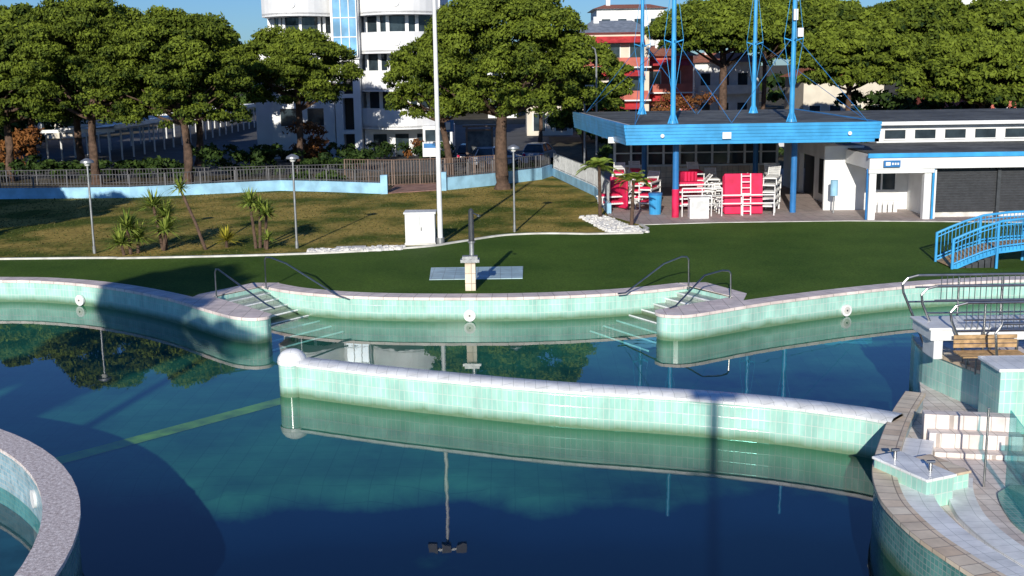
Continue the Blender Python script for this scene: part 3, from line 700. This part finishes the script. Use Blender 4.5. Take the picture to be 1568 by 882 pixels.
def pine(x,y,zt,zb,R,seed,lean=(0,0),dens=1150,size=.100,tr=.32,tone=.5,g0=D,fine=1.0):
    rnd=random.Random(seed); e=empty('pine_tree'); cxx,cyy=(x+lean[0],y+lean[1])
    H=zt-zb; lobes=[]; ph=[rnd.uniform(0,6.3) for _ in range(4)]
    nl=int((100+R*10)*fine); ls=.95/math.sqrt(fine)
    def RR(a): return R*(1+.09*math.sin(2*a+ph[0])+.07*math.sin(5*a+ph[1])+.05*math.sin(9*a+ph[2]))
    for i in range(nl):
        u=(i+.5)/nl; a=i*2.39996+rnd.uniform(-.35,.35)
        q=math.sqrt(u)*.97; rl=R*rnd.uniform(.075,.165)*ls
        zs=zb+H*(.24+.76*max(0,(1-q**2.4))**.55)+H*.04*math.sin(3*a+q*7+ph[3])
        rr=q*RR(a)-rl*.3*(q>.8); z=zs-rl*.8+rnd.uniform(-.07,.05)*H
        lobes.append(((cxx+rr*math.cos(a),cyy+rr*math.sin(a),z),(rl*1.15,rl*1.15,rl*rnd.uniform(.75,1.0)),tone+rnd.uniform(-.26,.24)))
    for i in range(int(nl*.75)):
        a=rnd.uniform(0,6.3); q=rnd.uniform(.45,.98); rl=R*rnd.uniform(.08,.14)*ls
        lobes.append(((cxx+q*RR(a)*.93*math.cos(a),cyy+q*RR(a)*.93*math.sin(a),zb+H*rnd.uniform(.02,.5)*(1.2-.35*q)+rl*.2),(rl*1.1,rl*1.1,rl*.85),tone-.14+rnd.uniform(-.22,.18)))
    for i in range(9):
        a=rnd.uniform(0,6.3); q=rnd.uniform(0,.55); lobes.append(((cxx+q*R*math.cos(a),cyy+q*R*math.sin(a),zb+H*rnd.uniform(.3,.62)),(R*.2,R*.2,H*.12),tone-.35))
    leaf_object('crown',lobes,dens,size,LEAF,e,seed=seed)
    b=MB(); top=Vector((cxx,cyy,zb+H*.25)); base=Vector((x,y,g0-.05)); pts=[]
    for i in range(8):
        t=i/7; p=base.lerp(top,t); w=math.sin(t*math.pi)*.25*(1 if seed%2 else -1); pts.append((p.x+w*.7,p.y+w*.3,p.z))
    b.tube(pts,tr,BARK,10,tr*.6)
    b.tube([(x,y,g0-.05),(x,y,g0+.35)],tr*1.35,BARK,10,tr*1.0)
    for i in range(17):
        a=i*2.39996+rnd.uniform(-.3,.3)
        s=Vector(pts[rnd.choice((-1,-2,-3,-3))]); q=rnd.uniform(.45,.9); en=Vector((cxx+q*R*math.cos(a),cyy+q*R*math.sin(a),zb+H*(.5-.28*q)))
        mid=s.lerp(en,.5)+Vector((rnd.uniform(-.3,.3),rnd.uniform(-.3,.3),-.04*H))
        b.tube([s,s.lerp(mid,.5)+Vector((0,0,-.05)),mid,mid.lerp(en,.5)+Vector((0,0,.1)),en],tr*.36,BARK,6,tr*.1)
    b.obj('trunk',e,smooth=True)
    return e
back=dict(dens=330,size=.20,fine=.8); mid_=dict(dens=700,size=.14)
pine(-38.5,94,12.8,4.4,5.6,1,tone=.42,**back)
pine(-27.0,76,12.5,4.7,4.6,2,(.2,0),tone=.48)
pine(-20.1,72.5,11.3,4.6,4.1,3,(-.2,0),tone=.46)
pine(-31.5,86,12.2,4.6,4.8,4,tone=.36,**back); pine(-24.0,90,11.8,4.8,4.6,5,tone=.34,**back); pine(-44,88,12.3,4.2,5,6,tone=.38,**back); pine(-34.0,79,11.6,4.5,4.3,31,tone=.42,**mid_)
pine(-15.2,83.7,10.6,5.5,4.2,7,(.1,0),tone=.56,tr=.3)
pine(-.45,69.2,12.3,5.0,5.0,8,(.2,.3),tone=.56,tr=.42)
pine(-3.75,74.4,9.7,4.8,3.1,9,(-1.0,0),tone=.54,tr=.26)
pine(5.6,86,9.4,3.5,3.4,10,tone=.46,tr=.2,**mid_)
pine(2.5,100,10.5,4.0,3.2,33,tone=.4,tr=.2,**back)
far_=dict(dens=230,size=.27,fine=.9); farm=dict(dens=430,size=.19)
pine(22.0,122,14.2,8.9,7.2,11,tr=.5,tone=.46,**farm)
pine(31,107,11.2,5.8,5.1,12,tone=.58,**farm); pine(38.5,96,9.9,4.4,5.5,13,tone=.60,**farm)
pine(37,142,15.0,8.0,7,14,tone=.42,**far_); pine(47,136,14.8,7.2,7.8,15,tone=.46,**far_); pine(56,131,14.2,6.6,7.5,16,tone=.48,**far_)
pine(29.5,137,15.6,9.4,5.4,17,tone=.38,**far_); pine(43.5,110,9.6,4.4,4.8,18,tone=.52,**farm); pine(45,93,8.6,3.9,4.3,19,tone=.5,**farm)
pine(64,128,14.0,5.8,7,21,tone=.48,**far_)
offp=dict(dens=300,size=.22,fine=.6,tr=.2)
pine(-18.3,0.5,15.0,9.0,2.9,22,tone=.5,dens=600,size=.2,fine=.6,tr=.25)  # unseen pine, added to throw shade on the left pool wall
pine(-27.5,42.5,9.0,4.4,3.2,23,tone=.5,**offp); pine(-31.5,49,8.0,3.6,3.4,24,tone=.5,**offp)  # unseen pines, added to shade the left edge of the lawn

def shrubs(name,items,dens,size,mat,seed,t0=.15,t1=.75):
    rnd=random.Random(seed); lobes=[]
    for (x0,x1,y0,y1,z1,n) in items:
        for i in range(n):
            r=rnd.uniform(.35,.6)*max(.7,(z1-D)*.35); x=rnd.uniform(x0,x1);y=rnd.uniform(y0,y1); z=rnd.uniform(D+.2,max(D+.3,z1-r*.7))
            lobes.append(((x,y,z),(r*1.2,r*1.1,r*.9),rnd.uniform(t0,t1)))
    return leaf_object(name,lobes,dens,size,mat,seed=seed)
shrubs('hedge',[(-22,-15.5,78.5,81,2.9,50),(-15.5,-10,81,84,2.3,40),(-34,-22,78.5,81,2.1,90),(-19.5,-4.5,91.5,93,2.2,80),(-60,-34,82,88,2.4,90),(-46,-34,77.5,80,2.0,60)],300,.16,LEAFB,41,0,.45)
shrubs('hedge',[(-13.5,-10.5,71.2,73,1.7,18),(-.8,3.0,78,80,1.5,16),(5.5,9,77,80,2.6,22),(17,45,88,92,3.1,110),(8,24,100,104,3.2,70)],260,.17,LEAFB,42)
shrubs('autumn_shrub',[(-41,-37,90,92,3.8,34),(-16.5,-14.2,88,90,4.0,14),(-8.2,-7,93,94,2.6,6),(14,19,112,116,5.4,20)],300,.15,LEAFR,43)
shrubs('distant_tree_line',[(-150,-40,185,200,9.5,150),(-40,40,190,205,9,150),(40,150,170,190,10,170)],30,.6,LEAFB,44)
shrubs('background_trees',[(-64,-44,104,120,8.5,90),(-31,-24,160,170,7.0,40),(5,10,108,114,5,20),(30,62,104,116,5.2,110)],80,.33,LEAFB,45,.05,.5)

# lawn grass clumps
rng=np.random.default_rng(5); n=16000
gx=rng.uniform(-30,5,n); gy=rng.uniform(45.4,70,n)
ky=np.interp(gx,[p[0] for p in kerb[:-3]],[p[1] for p in kerb[:-3]])+.2; topy=np.interp(gx,[-60,-29.8,-22.1,-13.9,-7.4,-4,2.04,4.6],[68,67.7,67.3,70,67.4,68.8,74,60])
ok=(gy>ky)&(gy<topy)&~((gx>3)&(gy<56)); gx=gx[ok];gy=gy[ok]; n=len(gx); h=rng.uniform(.02,.07,n); w=rng.uniform(.02,.05,n); an=rng.uniform(0,3.14,n)
V=np.stack([np.stack([gx-w*np.cos(an),gy-w*np.sin(an),np.full(n,D)],1),np.stack([gx+w*np.cos(an),gy+w*np.sin(an),np.full(n,D)],1),np.stack([gx+rng.normal(size=n)*.03,gy+rng.normal(size=n)*.03,D+h],1)],1).reshape(-1,3)
me=bpy.data.meshes.new('lawn_grass'); me.from_pydata(V.tolist(),[],[(3*i,3*i+1,3*i+2) for i in range(n)]); at=me.attributes.new('tint','FLOAT','POINT'); at.data.foreach_set('value',np.repeat(rng.random(n),3).astype(np.float32)); me.materials.append(leaf_mat('grass_blades',(.04,.06,.012),(.11,.10,.03)))
o=bpy.data.objects.new('lawn_grass',me); sc.collection.objects.link(o)

# ------------------------------------------------------------------ spiky plants
def rosette(V,F,T,c,n,L,rnd,droop=.5,w=.035,up=.2):
    for i in range(n):
        a=rnd.uniform(0,6.283); el=math.asin(rnd.uniform(-.35+up,1)); l=L*rnd.uniform(.75,1.1); d=Vector((math.cos(a)*math.cos(el),math.sin(a)*math.cos(el),math.sin(el))); s=Vector((-math.sin(a),math.cos(a),0))
        i0=len(V); p1=c+d*l*.5; p2=c+d*l+Vector((0,0,-droop*l*.35*math.cos(el)))
        V+= [tuple(c-s*w*.6),tuple(c+s*w*.6),tuple(p1+s*w),tuple(p1-s*w),tuple(p2)]; F+=[(i0,i0+1,i0+2,i0+3),(i0+3,i0+2,i0+4)]; t=rnd.random(); T+=[t]*5
def spiky(name,stems,L,n,seed,droop=.5,w=.035,mat=LEAFY):
    rnd=random.Random(seed); e=empty(name); V=[];F=[];T=[]; b=MB()
    for (x,y,tx,ty,z) in stems:
        if z>D+.15: b.tube([(x,y,D-.02),((x*.6+tx*.4),(y*.6+ty*.4),D+(z-D)*.45),(tx,ty,z)],.07,BARK,8,.055)
        rosette(V,F,T,Vector((tx,ty,z)),n,L,rnd,droop,w)
    me=bpy.data.meshes.new('leaves'); me.from_pydata(V,[],F); at=me.attributes.new('tint','FLOAT','POINT'); at.data.foreach_set('value',T); me.materials.append(mat)
    o=bpy.data.objects.new('leaves',me); sc.collection.objects.link(o); o.parent=e
    if b.v: b.obj('stem',e,smooth=True)
spiky('yucca_plant',[(-15.3,46.2,-15.4,46.3,1.8),(-15.1,46.5,-15.1,46.6,1.35),(-15.5,46.0,-15.6,46.0,1.2)],.9,110,1,w=.04)
spiky('yucca_plant',[(-14.3,47.2,-14.6,47.3,2.55),(-14.2,47.3,-14.2,47.5,2.1),(-14.2,47,-14.1,47,1.6)],.9,110,2,w=.04)
spiky('cordyline_plant',[(-12.55,47.2,-13.6,47.8,3.2)],.65,80,3,.8)
spiky('yucca_plant',[(-11.8,47.7,-11.8,47.7,1.05)],.75,90,4,.2,.035,leaf_mat('gold_yucca',(.2,.2,.02),(.5,.42,.05)))
spiky('cordyline_plant',[(-10.5,47.3,-10.7,47.5,2.6),(-10.1,47.2,-10.0,47.3,2.15),(-10.35,47.4,-10.3,47.5,2.4)],.8,100,5,.6,w=.04)
spiky('yucca_plant',[(-10.0,47.0,-9.95,47.0,1.2)],.5,50,15,.6)
def palm(x,y,h,seed,lean,k_=1.0):
    rnd=random.Random(seed); e=empty('palm_tree'); V=[];F=[];T=[]; top=Vector((x+lean,y,D+h))
    for i in range(18):
        a=i*2.4; el=rnd.uniform(.1,1.2); L=rnd.uniform(.8,1.15)*k_; d=Vector((math.cos(a)*math.cos(el),math.sin(a)*math.cos(el),math.sin(el)))
        for k in range(2,16):
            t=k/15; p=top+d*L*t+Vector((0,0,-.55*L*t*t)); s=Vector((-math.sin(a),math.cos(a),0)); ll=(.28*math.sin(math.pi*min(1,t*.9+.1))+.05)*k_
            for sg in(-1,1):
                i0=len(V); q=p+s*sg*ll+d*.12*k_+Vector((0,0,-.12*k_)); V+=[tuple(p-d*.03*k_),tuple(p+d*.04*k_),tuple(q)]; F.append((i0,i0+1,i0+2)); T+=[rnd.random()*.7]*3
    me=bpy.data.meshes.new('fronds'); me.from_pydata(V,[],F); at=me.attributes.new('tint','FLOAT','POINT'); at.data.foreach_set('value',T); me.materials.append(LEAFY)
    o=bpy.data.objects.new('fronds',me); sc.collection.objects.link(o); o.parent=e
    b=MB(); b.tube([(x,y,D),(x+lean*.4,y,D+h*.5),tuple(top)],.09*k_,BARK,8,.07*k_); b.obj('trunk',e,smooth=True)
palm(4.25,55.0,2.5,1,-.05); palm(5.45,52.2,2.1,2,.1); palm(-14.9,0.5,10.6,3,.1,2.2)  # last palm is unseen, added to cast frond shadows on the pool corner

# ------------------------------------------------------------------ cars
def car(x,y,rz,col,seed):
    e=empty('parked_car'); P=M('car_paint_%d'%seed,col,.25,.05,2,spec=.6); T=Matrix.Translation((x,y,D+.01))@Matrix.Rotation(rz,4,'Z')
    body=[(-2.0,.32),(-2.05,.62),(-1.95,.86),(-1.55,.93),(1.15,.93),(1.8,.8),(2.05,.62),(2.05,.32)]
    cab=[(-1.85,.93),(-1.55,1.38),(-1.2,1.47),(.1,1.47),(.45,1.40),(1.2,.93)]
    def ext(prof,w0,w1,mat,b):
        zt=max(p[1] for p in prof); zb=min(p[1] for p in prof)
        def hw(z): return (w0+(w1-w0)*(z-zb)/(zt-zb))/2
        Lf=[T@Vector((p[0],-hw(p[1]),p[1])) for p in prof]; Rf=[T@Vector((p[0],hw(p[1]),p[1])) for p in prof]
        b.face(Lf[::-1],mat); b.face(Rf,mat)
        for i in range(len(prof)):
            k=(i+1)%len(prof); b.face([Lf[i],Lf[k],Rf[k],Rf[i]],mat)
    b=MB(); ext(body,1.7,1.64,P,b); b.obj('body',e,bevel=.06)
    b=MB(); ext([(q[0],q[1]+.002) for q in cab],1.56,1.16,GLASS,b); b.obj('windows',e,bevel=.03)
    b=MB(); ext([(-1.42,1.44),(-1.2,1.5),(.1,1.5),(.32,1.45)],1.22,1.16,P,b)
    for px,pz,qx,qz in((-1.78,.95,-1.5,1.42),(1.18,.95,.4,1.42),(-.45,.95,-.45,1.45)):
        for s in(-1,1): b.tube([T@Vector((px,s*.79,pz)),T@Vector((qx,s*.60,qz))],.04,P,6)
    b.obj('roof',e)
    b=MB()
    for wx in(-1.25,1.3):
        for s in(-1,1): b.cyl(T@Vector((wx,s*.68,.32)),T@Vector((wx,s*.87,.32)),.32,DARK,18); b.cyl(T@Vector((wx,s*.86,.32)),T@Vector((wx,s*.88,.32)),.19,STEEL,14)
    b.obj('wheels',e)
    b=MB()
    for s in(-1,1): b.box((2.03,s*.6,.66),(.06,.3,.14),WHITEP,M4=T); b.box((-2.03,s*.65,.72),(.06,.2,.16),RED,M4=T)
    b.obj('lights',e)
cars=[(-.9,84,.2,(.5,.52,.55)),(2.2,88,1.3,(.35,.37,.4)),(-3.0,88,1.5,(.03,.04,.06)),(23,97,.1,(.6,.6,.6)),(36,95,0,(.35,.02,.02)),(29,98,0,(.05,.08,.2)),(41,98,.1,(.6,.6,.62))]
for i,c in enumerate(cars): car(*c,i)
b=MB(); b.span(-7.0,-4.6,94.2,98.6,1.1,3.3,WHITEP); b.span(-6.9,-4.7,93.4,94.2,1.1,2.1,WHITEP); b.span(-6.8,-4.8,94.1,94.2,2.1,3.0,GLASS)
for x in(-6.9,-4.7):
    for y in(94.1,97.6): b.cyl((x-.08,y,1.1),(x+.08,y,1.1),.36,DARK,16)
b.obj('parked_van',bevel=.05)
b=MB(); b.span(-3.2,-1.2,84.8,85,1.6,3.5,GATE); b.span(-3.05,-1.35,84.77,84.8,1.8,3.35,FELT)
for x in(-3.1,-1.3): b.span(x-.06,x+.06,84.85,84.97,D,3.7,GATE)
b.span(-3.4,-1.0,84.6,85.3,3.65,3.8,GATE); b.obj('notice_board')
b=MB(); b.cyl((-4.2,80,D),(-4.2,80,4.6),.06,DSTEEL); b.span(-4.6,-3.8,79.9,79.97,3.6,4.4,BLUED); b.span(-4.35,-4.05,79.87,79.9,3.75,4.25,WHITEP); b.obj('parking_sign')
b=MB(); b.cyl((-5.4,79,D),(-5.4,79,3.0),.04,STEEL); b.span(-5.9,-4.9,78.93,78.97,2.0,3.0,WHITEP); b.span(-5.82,-4.98,78.9,78.93,2.6,2.9,BLUED); b.obj('information_sign')
b=MB()
y=94
while y<158:
    b.face([(-37.6,y,3.2),(-31.6,y,3.7),(-31.6,y+2.7,3.7),(-37.6,y+2.7,3.2)],WHITEP); b.face([(-37.6,y,3.1),(-37.6,y+2.7,3.1),(-31.6,y+2.7,3.6),(-31.6,y,3.6)],WHITEP)
    b.span(-31.65,-31.45,y-.15,y+2.85,3.45,3.8,WHITEP); b.span(-37.6,-31.65,y-.12,y-.02,3.2,3.45,WHITEP); b.cyl((-32.2,y,D),(-32.2,y,3.6),.08,WHITEP,8); b.cyl((-37.2,y,D),(-37.2,y,3.2),.08,WHITEP,8); y+=3.0
b.obj('carport')

# ------------------------------------------------------------------ white apartment building
ab=empty('white_apartment_building'); w=MB(); g_=MB()
def bow(x0,x1,yb,dep,n=14): return [(x0+(x1-x0)*t/n, yb-dep*math.sin(math.pi*t/n)**.8 if 0<t<n else yb) for t in range(n+1)]
AW=M('apartment_white',(.82,.82,.81),.75,.05,.8)
for fl in range(5):
    z=3.2+3.0*fl
    pr1=bow(-12.0,-5.6,96,2.4); in1=bow(-11.6,-6.2,97.2,1.6)
    w.band(pr1,offset(pr1,.18),z,z+1.55,AW); w.prism(pr1+[(-5.6,99),(-12,99)],z-.12,z+.14,AW)
    g_.strip(in1,z+.15,z+2.85,GLASS)
    for k in (0,3,5,9,11,14): w.box((in1[k][0],in1[k][1]-.05,z+1.5),(.28,.2,2.75),AW)
    if fl>=2:
        pr2=bow(-19.9,-14.1,96.5,2.6); in2=bow(-19.2,-14.2,97.6,1.7)
        w.band(pr2,offset(pr2,.18),z,z+1.55,AW); w.prism(pr2+[(-14.1,99),(-19.9,99)],z-.12,z+.14,AW); g_.strip(in2,z+.15,z+2.85,GLASS)
        for k in (0,2,3,7,11,12,14): w.box((in2[k][0],in2[k][1]-.05,z+1.5),(.22,.2,2.75),AW)
for c_,px in (((-8.8),93.6),((-17),93.9)):
    for z in (9.2,12.2): w.cyl((c_,px+.04,z+.75),(c_,px-.1,z+.75),.32,AW,16,.28)
w.prism([(-19.9,98.6),(-5.6,98.6),(-5.6,112),(-19.9,112)],D,17.5,AW)
w.span(-19.3,-14.2,95.5,98.6,D,9.0,AW)
for z in(3.4,6.4):
    for x in(-18.6,-16.4): g_.span(x,x+1.3,95.46,95.5,z,z+1.4,GLASS); w.span(x-.06,x+1.36,95.38,95.46,z-.08,z,AW)
w.span(-12.6,-12.02,95.2,99,D,17,AW); w.span(-11.9,-5.9,96.2,98.5,D,3.0,AW)
for x in(-11.2,-9.4,-7.6): g_.span(x,x+1.1,96.15,96.19,D,2.6,GLASS)
w.span(-22.0,-19.9,102,110,D,9.6,AW); w.span(-21.2,-20.6,102.5,103.1,9.6,11.2,AW); w.span(-21.3,-20.5,102.4,103.2,11.2,11.4,CONC)
w.obj('walls_and_balconies',ab); g_.obj('windows',ab)
GB=M('stair_glass_blue',(.17,.40,.62),.2,.35,.6,spec=.6)
b=MB(); b.span(-13.95,-12.05,94.7,94.9,8.9,18,GB); b.span(-14.15,-11.95,94.92,98,8.7,18,AW)
for i in range(7): b.span(-13.95,-12.05,94.64,94.7,8.9+1.5*i-.04,8.9+1.5*i+.04,WHITEP)
for x in(-13.95,-13.3,-12.65,-12.05): b.span(x-.035,x+.035,94.62,94.7,8.9,18,WHITEP)
b.span(-14.1,-13.5,95.3,98,D,8.7,AW); b.span(-13.5,-12.6,96.6,98,D,8.7,DARK)
for i in range(3): b.span(-13.5,-12.6,95.2,97,3.0+2.9*i-.3,3.0+2.9*i,AW)
b.obj('stair_tower',ab)

# ------------------------------------------------------------------ background houses
TERR=M('terracotta_render',(.50,.14,.10),.8,.15,1); AWN=M('red_awning',(.50,.045,.05),.7,.2,1.5); CR=M('cream_render',(.64,.58,.47),.8,.08,.6); ROOFM=M('slate_blue_roof',(.22,.25,.29),.6,.2,2); ROOFT=M('terracotta_roof_tile',(.32,.12,.07),.8,.25,3,bump=.4)
def house(name,x0,x1,y,dp,z1,mat,roof,aw=None,hip=1.2,bal=None):
    e=empty(name); b=MB(); gg=MB(); b.span(x0,x1,y,y+dp,D,z1,mat)
    nf=max(1,int((z1-D)/3)); fh=(z1-D)/nf
    for f in range(nf):
        z=D+f*fh
        if f<nf-1: b.span(x0-.1,x1+.1,y-1.1,y-.003,z+fh-.25,z+fh-.1,WHITE)
        if f>0: b.span(x0+.2,x1-.2,y-1.1,y-1.0,z-.1,z+.85,bal or (mat if f%2 else WHITE))
        x=x0+.7
        while x<x1-1.3:
            gg.span(x,x+1.2,y-.05,y-.003,z+.5,z+2.3,GLASS); b.span(x-.08,x,y-.08,y-.003,z+.45,z+2.35,WHITE); b.span(x+1.2,x+1.28,y-.08,y-.003,z+.45,z+2.35,WHITE); x+=2.3
        if aw:
            b.face([(x0+.6,y-.02,z+fh-.4),(x1-.6,y-.02,z+fh-.4),(x1-.6,y-1.4,z+fh-1.1),(x0+.6,y-1.4,z+fh-1.1)],aw)
    b.obj('walls',e); gg.obj('windows',e)
    b=MB(); A=[(x0-.6,y-.7,z1),(x1+.6,y-.7,z1),(x1+.6,y+dp+.6,z1),(x0-.6,y+dp+.6,z1)]; B=[(x0+1.5,y+dp*.4,z1+hip),(x1-1.5,y+dp*.4,z1+hip),(x1-1.5,y+dp*.6,z1+hip),(x0+1.5,y+dp*.6,z1+hip)]
    for i in range(4): k=(i+1)%4; b.face([A[i],A[k],B[k],B[i]],roof)
    b.face(B,roof); b.face(A[::-1],WHITE); b.span(x0+1.6,x0+2.2,y+dp*.3,y+dp*.3+.6,z1,z1+1.8,WHITE); b.obj('roof',e)
house('balcony_house',7.8,15.2,128,10,11.3,CR,ROOFM,AWN,1.4,TERR)
house('white_villa',12.5,22,168,12,15.6,WHITE,ROOFT,None,.8)
house('white_villa',23,31,146,9,8.0,WHITE,ROOFT,None); house('terracotta_villa',15.8,21.5,138,9,8.8,TERR,ROOFT,AWN)
house('cream_villa',1.8,6.6,122,8,8.2,CR,ROOFT,None); house('cream_villa',33,42,132,9,6.2,CR,ROOFT,None)
house('white_villa',66,84,185,10,17.3,WHITE,ROOFT,None); house('cream_villa',-64,-48,130,10,5.5,CR,ROOFT,None); house('terracotta_villa',46,56,124,9,5.0,TERR,ROOFT,None)
house('white_villa',-3,1,165,9,9,WHITE,ROOFT,None)
b=MB(); b.span(17.5,46,100,100.25,D,1.9,WHITE); b.obj('garden_wall')

# unseen pole added behind the viewer to throw a shadow band across the divider
b=MB(); b.cyl((-.3,-3.5,D),(-.3,-3.5,10.3),.14,WHITEP,12,.11); b.box((-.3,-3.5,10.4),(1.0,.3,.3),STEEL); b.obj('floodlight_pole')

# ------------------------------------------------------------------ light, world, camera
EL,AZ=math.radians(18.5),math.radians(189.5)
sd=Vector((math.sin(AZ)*math.cos(EL),math.cos(AZ)*math.cos(EL),math.sin(EL)))
L=bpy.data.lights.new('sun','SUN'); L.energy=5.0; L.angle=math.radians(.5); L.color=(1,.95,.86)
o=bpy.data.objects.new('sun',L); sc.collection.objects.link(o); o.rotation_euler=sd.to_track_quat('Z','Y').to_euler()
wd=bpy.data.worlds.new('World'); sc.world=wd; wd.use_nodes=True; n=wd.node_tree; bg=n.nodes['Background']
sk=n.nodes.new('ShaderNodeTexSky'); sk.sky_type='NISHITA'; sk.sun_disc=False; sk.sun_elevation=EL; sk.sun_rotation=AZ; sk.air_density=1.0; sk.dust_density=.1; sk.ozone_density=2.0
ml=n.nodes.new('ShaderNodeMix'); ml.data_type='RGBA'; ml.blend_type='MULTIPLY'; ml.inputs[0].default_value=1; ml.inputs[7].default_value=(.38,.66,1.2,1)
lk(n,sk.outputs[0],ml.inputs[6]); lk(n,ml.outputs[2],bg.inputs[0]); bg.inputs[1].default_value=.085
cam=bpy.data.cameras.new('camera'); co=bpy.data.objects.new('camera',cam); sc.collection.objects.link(co); sc.camera=co
cam.sensor_width=36; cam.lens=1780/1568*36; cam.clip_end=5000
p=math.atan(341/1780); r=.0147
Fw=Vector((0,math.cos(p),-math.sin(p))); U0=Vector((0,math.sin(p),math.cos(p))); R0=Vector((1,0,0))
Rv=R0*math.cos(r)-U0*math.sin(r); Uv=R0*math.sin(r)+U0*math.cos(r)
m=Matrix((Rv,Uv,-Fw)).transposed().to_4x4(); m.translation=(0,0,8); co.matrix_world=m
sc.view_settings.view_transform='Standard'; sc.view_settings.look='None'; sc.view_settings.exposure=0
